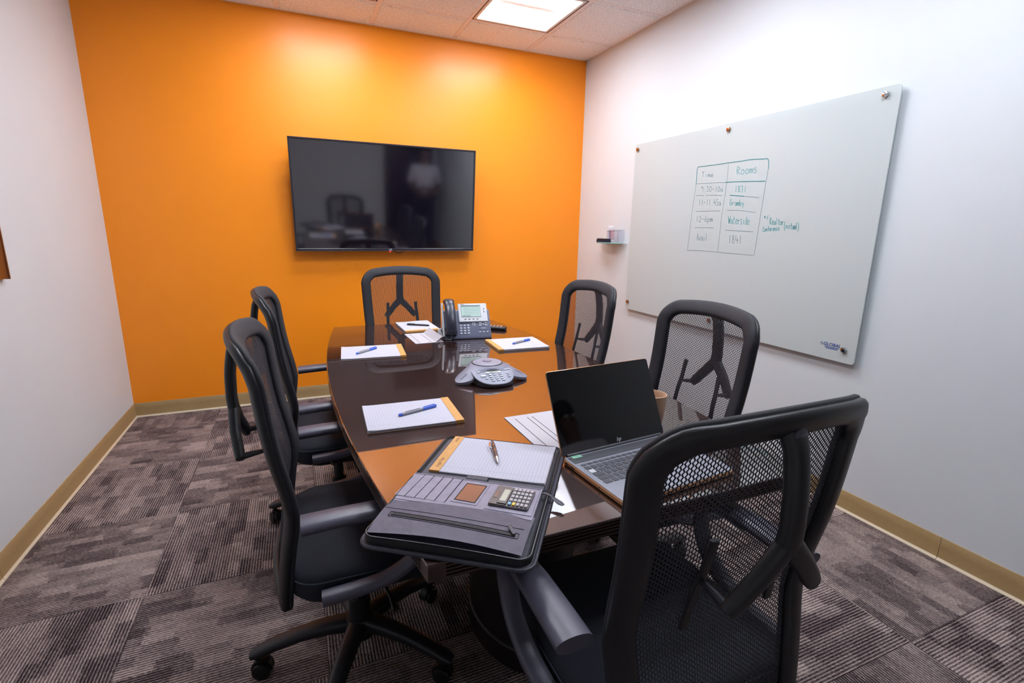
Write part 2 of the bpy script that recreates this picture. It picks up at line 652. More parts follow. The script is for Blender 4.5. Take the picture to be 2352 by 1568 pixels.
BH = 0.1016
def baseboard(name, a, b, n, lab):
    """vinyl cove base from a to b, n = direction into the room"""
    a, b, n = Vector((*a, 0)), Vector((*b, 0)), Vector((*n, 0))
    prof = [(0, 0.012), (0.007, 0.012), (0.0055, 0.022), (0.0045, 0.06), (0.004, BH - 0.002), (0.003, BH), (0, BH)]
    o = struct(part(name, G().loft([[p + n * d + Vector((0, 0, z)) for d, z in prof] for p in (a, b)]), 'base_vinyl'), lab)
    toe = [(0, 0.0), (0.014, 0.0), (0.014, 0.003), (0.009, 0.0075), (0.007, 0.012), (0, 0.012)]
    part('toe_strip', G().loft([[p + n * d + Vector((0, 0, z)) for d, z in toe] for p in (a, b)]), 'base_toe', o)
baseboard('baseboard_back', (XL, YB), (XR, YB), (0, -1), 'tan vinyl base along the orange wall')
baseboard('baseboard_left', (XL, 2.262), (XL, YB), (1, 0), 'tan vinyl base along the left wall')
baseboard('baseboard_left', (XL, YF), (XL, 2.2605), (1, 0), 'tan vinyl base along the left wall, piece nearer the viewer')
baseboard('baseboard_right', (XR, 0.985), (XR, YB), (-1, 0), 'tan vinyl base along the right wall')
baseboard('baseboard_right', (XR, YF), (XR, 0.9835), (-1, 0), 'tan vinyl base along the right wall, piece nearer the viewer')

# ceiling: slab, T-bars, one object for each tile, troffers in some cells
T = 0.6096
XB0, YR0 = -0.0025, 3.6562
ceil = struct(part('ceiling', G().box((xm, ym, HC + 0.17), (XR - XL + 0.24, YB - YF + 0.24, 0.1)), 'ceiling_fibre', smooth=0), 'suspended tile ceiling')
xs = [XL] + [XB0 + k * T for k in range(-1, 4)] + [XR]
ys = [YF] + [YR0 - k * T for k in range(8, -1, -1)] + [YB]
ys = [y for y in ys if y >= YF]
LIGHTS = [(0, 0), (2, 0), (0, 2), (2, 2), (2, 4)]
light_cells = []
for k, j in LIGHTS:
    light_cells.append((round(XB0 + k * T, 3), round(YR0 - (j + 1) * T, 3)))
bw = 0.024
for x in xs[1:-1]:
    part('grid_bar', G().box((x, ym, HC + 0.0015), (bw, YB - YF, 0.003)), 'grid_metal', ceil)
for y in ys[1:-1]:
    part('grid_bar', G().box((xm, y, HC + 0.0022), (XR - XL, bw, 0.0026)), 'grid_metal', ceil)
for a, b, c, d in ((XL, XL + .02, YF, YB), (XR - .02, XR, YF, YB), (XL, XR, YB - .02, YB), (XL, XR, YF, YF + .02)):
    part('wall_angle', G().box(((a + b) / 2, (c + d) / 2, HC + 0.003), (b - a, d - c, 0.003)), 'grid_metal', ceil)
std = None
for x0, x1 in zip(xs, xs[1:]):
    for y0, y1 in zip(ys, ys[1:]):
        if (round(x0, 3), round(y0, 3)) in light_cells:
            continue
        wx, wy = x1 - x0 - 0.010, y1 - y0 - 0.010
        full = abs(x1 - x0 - T) < 1e-3 and abs(y1 - y0 - T) < 1e-3
        if full and std:
            t = inst(std, ceil)
        else:
            g = G()
            o1, o2 = rrect(wx, wy, 0.001, 1), rrect(wx - 0.034, wy - 0.034, 0.004, 1)
            g.loft([[(x, y, 0.012) for x, y in o1], [(x, y, 0.004) for x, y in o1], [(x, y, 0.0035) for x, y in rrect(wx - 0.028, wy - 0.028, 0.003, 1)], [(x, y, 0.0) for x, y in o2]])
            t = part('ceiling_tile', g, 'ceiling_fibre', ceil)
            if full:
                std = t
        t.location = ((x0 + x1) / 2, (y0 + y1) / 2, HC - 0.0015)
        t.rotation_euler = (0, 0, R(random.choice((0, 180))) if full else 0)

def make_troffer():
    o = thing('ceiling_light', 'x', 'light')
    W = T - 0.026
    h = W / 2
    # dark reveal and white frame around the opening
    g = G()
    for sx, sy in ((1, 0), (-1, 0), (0, 1), (0, -1)):
        g.box((sx * (h - 0.004), sy * (h - 0.004), 0.004), (0.008 if sx else W, 0.008 if sy else W, 0.006))
    part('reveal', g, 'fixture_shadow_gap', o)
    g = G()
    hi = h - 0.008
    for sx, sy in ((1, 0), (-1, 0), (0, 1), (0, -1)):
        g.box((sx * (hi - 0.011), sy * (hi - 0.011), 0.006), (0.022 if sx else 2 * hi, 0.022 if sy else 2 * hi, 0.012), 0.002, 1)
    part('frame', g, 'fixture_white', o)
    # housing, two glowing coves along x and the hanging curved basket between them
    hh = hi - 0.022
    g = G()
    g.box((0, 0, 0.108), (W, W, 0.004))
    for sx in (1, -1):
        g.box((sx * (hh + 0.004), 0, 0.06), (0.006, 2 * hh, 0.1))
    for sy in (1, -1):
        g.box((0, sy * (hh + 0.004), 0.06), (2 * hh, 0.006, 0.1))
    part('housing', g, 'fixture_white', o)
    for sy in (1, -1):
        g = G()
        pr = [(hh, 0.012), (hh - 0.02, 0.035), (hh - 0.07, 0.062), (hh - 0.13, 0.076), (0.06, 0.08)]
        for dz in (0,):
            vs = [[(sx * (hh - 0.004 - 0.03 * (z - 0.012) / 0.068), sy * y, z) for y, z in pr] for sx in (-1, 1)]
            g.loft(vs, False, False, closed=False)
        part('reflector', g, 'lamp_panel', o)
    for sx in (1, -1):
        g = G()
        g.loft([[(sx * (hh - 0.002), y, 0.012) for y in (-hh, -hh / 2, 0, hh / 2, hh)], [(sx * (hh - 0.036), y * 0.98, 0.084) for y in (-hh, -hh / 2, 0, hh / 2, hh)]], False, False, closed=False)
        part('end_panel', g, 'lamp_end', o)
    g = G()
    arc = [(0.078 * math.cos(a), 0.074 - 0.05 * math.sin(a)) for a in [math.pi * i / 14 for i in range(15)]]
    g.loft([[(x, y, z) for y, z in arc] for x in (-hh + 0.036, -0.1, 0, 0.1, hh - 0.036)], False, False, closed=False)
    part('diffuser_basket', g, 'lamp_basket', o)
    return o
tro = make_troffer()
labs = ['square recessed ceiling light mostly above the top edge, left of centre', 'square recessed ceiling light with curved diffuser nearest the orange wall, right of centre',
        'square recessed ceiling light over the left middle of the table', 'square recessed ceiling light over the right middle of the table',
        'square recessed ceiling light above the foreground chair']
for n, (x0, y0) in enumerate(light_cells):
    o = tro if n == 0 else copy_tree(tro)
    o.location = (x0 + T / 2, y0 + T / 2, HC)
    tag(o, labs[n], 'light', 'recessed ceiling lights')
    if n < 2:
        for ch_ in o.children:
            if ch_.name.startswith('reflector'):
                ch_.material_slots[0].link = 'OBJECT'
                ch_.material_slots[0].material = MATS['lamp_panel_dim']

# ------------------------------------------------------------------ conference table
TZ, TXC, TY0, TY1 = 0.737, 0.67, 0.783, 3.135
def table_outline(n=40):
    """boat shape: list of (x, y, nx, ny, reeded) counter-clockwise"""
    yc, hl = (TY0 + TY1) / 2, (TY1 - TY0) / 2
    W = lambda y: 0.492 + 0.098 * (1 - ((y - yc) / hl) ** 2)
    o = []
    def end(y, sx):
        k = [1, 0.93, 0.925, 0.5, 0, -0.5, -0.925, -0.93, -1]
        for t in k[:-1]:
            o.append((TXC - sx * t * W(y), y, 0, -sx if True else 0, abs(t) < 0.93))
    end(TY0, 1)
    tt = [0, 0.015, 0.016] + [i / n for i in range(1, n)] + [0.984, 0.985]
    for t in tt:
        y = TY0 + (TY1 - TY0) * t
        o.append((TXC + W(y), y, 1, 0, 0.0155 < t < 0.9845))
    end(TY1, -1)
    for t in tt:
        y = TY1 - (TY1 - TY0) * t
        o.append((TXC - W(y), y, -1, 0, 0.0155 < t < 0.9845))
    return o
tab = thing('conference_table', 'long dark brown boat-shaped conference table with glossy top and reeded edge', 'table', (0, 0, 0))
ol = table_outline()
def tl(z, ins, reed=0.0):
    return [(x - nx * (ins + (reed if r else 0)), y - ny * (ins + (reed if r else 0)), z) for x, y, nx, ny, r in ol]
part('table_top', G().loft([tl(TZ - 0.006, 0), tl(TZ - 0.002, 0), tl(TZ - 0.0005, 0.0012), tl(TZ, 0.003)]), 'table_wood', tab, smooth=12)
lv = [tl(TZ - 0.006, 0.0005)]
for k in range(4):
    z = TZ - 0.0062 - k * 0.0078
    lv += [tl(z, 0.0005, 0.0045), tl(z - 0.0022, 0.0005, 0.0045), tl(z - 0.003, 0.0005, 0.0), tl(z - 0.0072, 0.0005, 0.0)]
lv += [tl(TZ - 0.0385, 0.0005)]
part('reeded_edge', G().loft(lv, False, True), 'table_edge', tab, smooth=20)
for yc, r in ((1.36, (0.165, 0.245)), (2.40, (0.165, 0.245))):
    o = part('pedestal', G().loft([[(0.625 + r[0] * f * math.cos(a), yc + r[1] * f * math.sin(a), z) for a in [2 * math.pi * i / 40 for i in range(40)]] for z, f in ((0.0, 1.0), (0.07, 1.0), (0.075, 0.97), (0.66, 0.97), (0.6985, 0.97))]), 'table_drum', tab)

# ------------------------------------------------------------------ mesh-back swivel chairs
def make_chair():
    ch = thing('office_chair', 'x', 'chair')
    prof = [(0.40, -0.198), (0.44, -0.196), (0.50, -0.190), (0.56, -0.182), (0.61, -0.174), (0.65, -0.170), (0.69, -0.174), (0.74, -0.184), (0.80, -0.197), (0.86, -0.207), (0.92, -0.214), (0.98, -0.220), (1.02, -0.228), (1.05, -0.240), (1.075, -0.256), (1.10, -0.276)]
    hw = [(0.40, 0.190), (0.50, 0.197), (0.65, 0.210), (0.80, 0.216), (0.95, 0.221), (1.10, 0.223)]
    ZB, ZT = 0.405, 1.040
    def sy(x, z):
        return interp(prof, z) + 0.028 * (x / 0.225) ** 2 - 0.012
    def crown(x):
        return ZT + 0.022 * (1 - min(1, (x / 0.225) ** 2))
    # frame centre line
    pts = []
    for i in range(26):
        z = ZB + 0.03 + (ZT - 0.062 - ZB - 0.03) * i / 25
        pts.append((-interp(hw, z), z))
    for i in range(1, 10):
        a = R(180 - 90 * i / 10)
        x = -0.223 + 0.062 + 0.062 * math.cos(a)
        pts.append((x, crown(x) - 0.062 + 0.062 * math.sin(a)))
    for i in range(13):
        x = -0.161 + 0.322 * i / 12
        pts.append((x, crown(x)))
    full = pts + [(-x, z) for x, z in pts[::-1][7:]]
    # drop the duplicated crown half
    half = [p for p in pts if p[0] <= 0.0005]
    full = half + [(-x, z) for x, z in half[::-1] if x < -0.0005]
    # bottom bar
    full += [(0.19 - 0.38 * i / 10, ZB) for i in range(0, 11)]
    P = [Vector((x, sy(x, z), z)) for x, z in full]
    def nrm(x, z):
        e = 0.004
        du = Vector((2 * e, sy(x + e, z) - sy(x - e, z), 0))
        dv = Vector((0, sy(x, z + e) - sy(x, z - e), 2 * e))
        return du.cross(dv).normalized()
    def shift(d):
        return [p + nrm(x, z) * (d if nrm(x, z).y > 0 else -d) for p, (x, z) in zip(P, full)]
    nn = [nrm(x, z) for x, z in full]
    part('back_frame', G().tube(shift(0.006), 0.0275, 0.010, n=14, closed=True, ref=nn, p=2.6), 'frame_fabric', ch, smooth=60)
    part('back_shell', G().tube(shift(-0.004), 0.0282, 0.013, n=14, closed=True, ref=nn, p=2.3), 'black_plastic', ch, smooth=60)
    # open net: zig-zag threads that meet at every second row
    g = G()
    nx, nz = 69, 132
    def sp(u, v):
        zt = ZT + 0.006
        z = ZB + 0.005 + v * (zt - ZB - 0.005)
        wv = interp(hw, z) - 0.004
        x = (2 * u - 1) * wv
        return Vector((x, sy(x, z) + 0.003, z))
    wth = 0.53 / nx
    for i in range(nx + 1):
        prev = None
        for k in range(nz + 1):
            off = 0.25 / nx * (1 if (i + k) % 2 else -1)
            u = i / nx + off
            ww = wth
            a = g.bm.verts.new(sp(u - ww / 2, k / nz))
            b = g.bm.verts.new(sp(u + ww / 2, k / nz))
            c = g.bm.verts.new(sp(u, k / nz) - Vector((0, 0.0012, 0)))
            if prev:
                g.bm.faces.new((prev[0], prev[1], b, a))
                g.bm.faces.new((prev[1], prev[2], c, b))
                g.bm.faces.new((prev[2], prev[0], a, c))
            prev = (a, b, c)
    net = part('back_mesh', g, 'mesh_thread', ch, smooth=0)
    net['label'] = 'open black netting stretched in the back frame'
    # Y-shaped spine behind the net
    def ysp(z):
        return interp([(0.70, -0.262), (0.76, -0.268), (0.82, -0.278), (0.90, -0.284), (0.97, -0.281), (1.02, -0.272), (1.045, -0.262), (1.062, -0.248)], z)
    g = G()
    zs = [1.060, 1.045, 1.02, 0.99, 0.96, 0.93, 0.90, 0.875, 0.855]
    g.tube([(0, ysp(z), z) for z in zs], 0.0225, 0.0135, n=22, ref=(0, -1, 0), scale=[(1.25, 1), (1.1, 1), 1, 1, 1, 1, 1, (1.1, 1), (1.2, 1)], p=2.4)
    for s in (-1, 1):
        g.tube([(0.002 * s, ysp(0.87), 0.872), (0.018 * s, ysp(0.855), 0.852), (0.05 * s, ysp(0.81) - 0.002, 0.818), (0.080 * s, ysp(0.78), 0.782), (0.096 * s, ysp(0.76), 0.764)], 0.0185, 0.0125, n=22, ref=(0, -1, 0), scale=[1.0, 1.1, 1, 1, 0.85], p=2.4)
    part('spine', g, 'black_plastic', ch, smooth=60)
    part('spine_cap', G().cyl((0, -0.2745, 1.046), 0.012, 0.005, 'y', 18, bev=0.002), 'arm_plastic', ch)
    for s in (-1, 1):
        zz = [0.67 + 0.19 * i / 8 for i in range(9)]
        part('lumbar_strip', G().tube([(s * (0.088 + 0.012 * (0.86 - z) / 0.19), sy(0.09, z) - 0.008, z) for z in zz], 0.0095, 0.004, n=8, ref=(0, 1, 0), p=3), 'black_plastic', ch)
        part('lumbar_rod', G().tube([(s * 0.093, ysp(0.765), 0.768), (s * 0.092, -0.238, 0.773), (s * 0.094, sy(0.09, 0.775) - 0.008, 0.778)], 0.0065, n=10, scale=[1.3, 1.1, 0.7]), 'dark_steel', ch)
    # seat cushion
    def so(w, d, r, z, cy):
        return [(x, y, z + (0.008 * max(0, (y + 0.02) / 0.3) * 0 - 0.022 * max(0, (y - 0.16) / 0.14) ** 2 if z > 0.44 else 0)) for x, y in rrect(w, d, r, 8, 0, cy)]
    loops = []
    for z, w_, d_, r_ in ((0.400, 0.43, 0.42, 0.07), (0.404, 0.465, 0.455, 0.075), (0.425, 0.492, 0.480, 0.078), (0.455, 0.497, 0.485, 0.078), (0.475, 0.490, 0.478, 0.078), (0.486, 0.465, 0.452, 0.075), (0.490, 0.39, 0.38, 0.07), (0.491, 0.24, 0.22, 0.05), (0.487, 0.08, 0.07, 0.02)):
        loops.append(so(w_, d_, r_, z, 0.062))
    seat = part('seat', G().loft(loops), 'seat_fabric', ch, smooth=70)
    part('seam', G().tube([(x, y, z + 0.001) for x, y, z in so(0.495, 0.483, 0.078, 0.468, 0.062)], 0.002, n=6, closed=True), 'seam_thread', seat)
    part('seat_pan', G().prism(rrect(0.42, 0.40, 0.07, 6, 0, 0.065), 0.382, 0.404, 0.006), 'black_plastic', ch)
    g = G()
    g.box((0, 0.02, 0.355), (0.13, 0.24, 0.055), 0.012)
    g.box((0, -0.11, 0.37), (0.07, 0.16, 0.03), 0.008)
    g.tube([(0, -0.17, 0.37), (0, -0.20, 0.385), (0, -0.21, 0.41)], 0.03, 0.012, n=10, ref=(0, -1, 0.2), p=3)
    part('tilt_mechanism', g, 'black_plastic', ch)
    part('lever', G().tube([(0.06, 0.05, 0.352), (0.15, 0.06, 0.345), (0.20, 0.07, 0.335), (0.235, 0.075, 0.325)], 0.005, n=8, scale=[1, 1, 1.2, 1.9]), 'black_plastic', ch)
    # C-shaped arms, open to the rear
    for s in (-1, 1):
        X = 0.284 * s
        path = smooth_path([(X, 0.02, 0.652), (X, 0.10, 0.650), (X, 0.150, 0.622), (X * 0.995, 0.158, 0.572), (X * 0.99, 0.120, 0.505), (X * 0.98, 0.055, 0.466), (X * 0.965, -0.02, 0.450), (X * 0.955, -0.105, 0.444)], 5)
        refs = []
        for i, p in enumerate(path):
            a, b = path[max(i - 1, 0)], path[min(i + 1, len(path) - 1)]
            t = (b - a).normalized()
            refs.append(Vector((1, 0, 0)).cross(t))
        part('arm', G().tube(path, 0.023, 0.0155, n=14, ref=refs, p=2.6), 'arm_plastic', ch, smooth=60)
        pp = [(X, -0.138, 0.660), (X, -0.12, 0.661), (X, -0.06, 0.663), (X, 0.02, 0.664), (X, 0.08, 0.662), (X, 0.12, 0.654), (X, 0.14, 0.642)]
        part('arm_pad', G().tube(pp, 0.036, 0.0165, n=20, scale=[1, 1, 0.98, 0.94, 0.88, 0.78, 0.6], p=2.3), 'arm_plastic', ch, smooth=50)
        part('arm_bracket', G().tube([(X * 0.965, -0.03, 0.447), (X * 0.85, -0.03, 0.42), (X * 0.6, -0.03, 0.388), (X * 0.3, -0.03, 0.382)], 0.026, 0.009, n=10, ref=(0, 1, 0), p=3), 'black_plastic', ch)
    # gas lift and five-star base
    part('gas_lift', G().lathe([(0.032, 0.075), (0.032, 0.22), (0.029, 0.222), (0.021, 0.225), (0.021, 0.335)], n=20), 'black_plastic', ch)
    g = G().lathe([(0.045, 0.080), (0.05, 0.09), (0.05, 0.132), (0.042, 0.145), (0.034, 0.147)], n=24)
    hub = part('base_hub', g, 'black_plastic', ch)
    return ch

def add_base(ch, ang, src):
    """five legs, each with a twin-wheel caster; star turned by ang (chair space)"""
    for k in range(5):
        a = ang + k * R(72)
        if src.get('leg') is None:
            lp = [(0.03, 0, 0.122), (0.10, 0, 0.124), (0.18, 0, 0.115), (0.25, 0, 0.098), (0.295, 0, 0.083), (0.318, 0, 0.075)]
            src['leg'] = part('leg', G().tube(lp, 0.027, 0.018, n=14, scale=[(1.1, 1.3), (1.0, 1.1), (0.9, 0.95), (0.85, 0.85), (0.82, 0.8), (0.6, 0.5)], p=3.2), 'black_plastic', ch, smooth=50)
            lg = src['leg']
        else:
            lg = inst(src['leg'], ch)
        lg.rotation_euler = (0, 0, a)
        sw = a + R(random.uniform(-60, 60))
        if src.get('cas') is None:
            g = G()
            g.cyl((0, 0, 0.062), 0.008, 0.025, n=10)
            pr = []
            for i in range(13):
                t = R(-10 + 200 * i / 12)
                pr.append((-0.012 + 0.031 * math.cos(t), 0.029 + 0.031 * math.sin(t)))
            pr += [(-0.012 + 0.024 * math.cos(R(190 - 200 * i / 12)), 0.029 + 0.024 * math.sin(R(190 - 200 * i / 12))) for i in range(13)]
            g.loft([[(x, y, z) for x, z in pr] for y in (-0.011, 0.011)])
            src['cas'] = part('caster', g, 'caster_black', ch)
            cs = src['cas']
            src['whl'] = []
            for s in (-1, 1):
                src['whl'].append(part('wheel', G().cyl((-0.012, s * 0.0175, 0.0265), 0.0265, 0.013, 'y', 22, bev=0.004), 'caster_black', cs))
        else:
            cs = inst(src['cas'], ch)
            for wsrc in src['whl']:
                inst(wsrc, cs)
        cs.location = (0.30 * math.cos(a), 0.30 * math.sin(a), 0)
        cs.rotation_euler = (0, 0, sw)

CH = [  # x, y, facing (deg, 0 = +y), star angle in world, label
    (0.102, 1.412, -90, 174, 'black mesh-back swivel chair at the left of the table, nearest the viewer, seat in view'),
    (0.105, 2.215, -90, 160, 'black mesh-back swivel chair on the left, second from the viewer, mostly behind the nearest one'),
    (0.605, 2.99, 180, 100, 'black mesh-back swivel chair at the far table end, below the television'),
    (1.108, 2.12, 88, 20, 'black mesh-back swivel chair on the right side, half seen, near the small glass shelf'),
    (1.113, 1.345, 87, 15, 'black mesh-back swivel chair on the right, in front of the glass board, behind the mug'),
    (0.665, 0.735, 0, 90, 'large black mesh-back swivel chair in the foreground, seen from behind'),
]
chair0 = make_chair()
src = {}
for n, (x, y, f, st, lab) in enumerate(CH):
    if n == 0:
        c = chair0
        add0 = (R(st - f), )
    else:
        c = copy_tree(chair0)
    c.location = (x, y, 0)
    c.rotation_euler = (0, 0, R(f))
    tag(c, lab, 'chair', 'swivel chairs around the table')
    CH[n] = (*CH[n], c)
for n, (x, y, f, st, lab, c) in enumerate(CH):
    add_base(c, R(st - f), src)

# ------------------------------------------------------------------ television
tv = thing('television', 'large flat black wall-mounted television on the orange wall', 'television', (0.674, YB - 0.116, 1.5375))
tv.rotation_euler = (R(5.5), 0, 0)
TW, TH = 1.350, 0.778
part('body', G().box((0, 0.018, 0), (TW - 0.004, 0.03, TH - 0.004), 0.006), 'black_plastic', tv)
g = G()
for sx, sz, m in ((1, 0, 0.013), (-1, 0, 0.013), (0, 1, 0.013), (0, -1, 0.021)):
    g.box((sx * (TW / 2 - m / 2), -0.001, sz * (TH / 2 - m / 2)), (m if sx else TW, 0.016, m if sz else TH), 0.002, 1)
part('bezel', g, 'tv_bezel', tv)
part('trim', G().box((0, -0.0095, TH / 2 - 0.003), (TW, 0.003, 0.004)), 'tv_trim', tv)
part('trim', G().box((0, -0.0095, -TH / 2 + 0.004), (TW, 0.003, 0.005)), 'tv_trim', tv)
part('screen', G().box((0, 0.0005, 0.004), (TW - 0.024, 0.006, TH - 0.032)), 'tv_screen', tv)
o = part('logo', text_mesh('LG', 0.020), 'logo_white', tv, smooth=0, loc=(0.0, -0.0116, -TH / 2 + 0.012), rot=(R(90), 0, 0))
part('standby_light', G().box((-0.002, -0.004, -TH / 2 - 0.004), (0.012, 0.008, 0.008), 0.002), 'led_red', tv)
part('cable', G().tube(smooth_path([(0.035, 0.012, -TH / 2 + 0.002), (0.045, 0.012, -TH / 2 - 0.012), (0.07, 0.012, -TH / 2 - 0.017), (0.095, 0.012, -TH / 2 - 0.01), (0.105, 0.012, -TH / 2 + 0.002)]), 0.003, n=8), 'black_plastic', tv)
g = G()
g.box((0, 0.062, -0.02), (0.5, 0.06, 0.22), 0.005)
part('wall_bracket', g, 'black_plastic', tv)

# ------------------------------------------------------------------ glass marker board
BX = XR - 0.0275
gb = thing('glass_board', 'large frosted glass marker board with handwritten schedule on the right wall', 'board', (XR, 2.343, 1.342))
BY0, BY1, BZ0, BZ1 = 1.437, 3.243, 0.733, 1.956
out = rrect(BY1 - BY0, BZ1 - BZ0, 0.018, 5)
part('glass_panel', G().loft([[(-0.0275, y, z) for y, z in inset(out, 0.001)], [(-0.0268, y, z) for y, z in out], [(-0.0222, y, z) for y, z in out], [(-0.0215, y, z) for y, z in inset(out, 0.001)]]), 'frosted_glass', gb)
for y, z in ((3.212, 1.917), (2.357, 1.919), (1.498, 1.921), (3.213, 0.79), (2.355, 0.79), (1.495, 0.795)):
    yy, zz = y - 2.343, z - 1.342
    o = part('standoff', G().cyl((-0.011, yy, zz), 0.0095, 0.0215, 'x', 18), 'chrome', gb)
    part('standoff_cap', G().cyl((-0.034, yy, zz), 0.0125, 0.013, 'x', 22, bev=0.002), 'copper_cap' if y > 2 else 'chrome', o)
STRONG = [[(2582,1733),(2497,1732),(2416,1731),(2338,1732),(2248,1731),(2173,1732),(2096,1726),(2070,1725),(2059,1717),(2054,1696),(2053,1670)],[(2582,1733),(2587,1717),(2586,1673),(2585,1631)],[(2344,1622),(2258,1620),(2156,1614),(2062,1608)],[(2299,1547),(2246,1541),(2194,1536)]]
FADED = [[(2053,1670),(2057,1607),(2066,1432),(2076,1211)],[(2585,1631),(2598,1460),(2608,1213)],[(2608,1213),(2488,1217),(2346,1214),(2253,1212),(2078,1209)],[(2335,1727),(2333,1624),(2343,1454),(2347,1387)],[(2344,1387),(2346,1352),(2346,1214)],[(2585,1631),(2453,1627),(2344,1622)],[(2576,1559),(2509,1555)],[(2491,1557),(2359,1548)],[(2194,1536),(2090,1524)],[(2564,1460),(2460,1460),(2361,1459)],[(2306,1461),(2208,1457),(2100,1444)],[(2561,1359),(2398,1359)],[(2305,1346),(2101,1339)]]
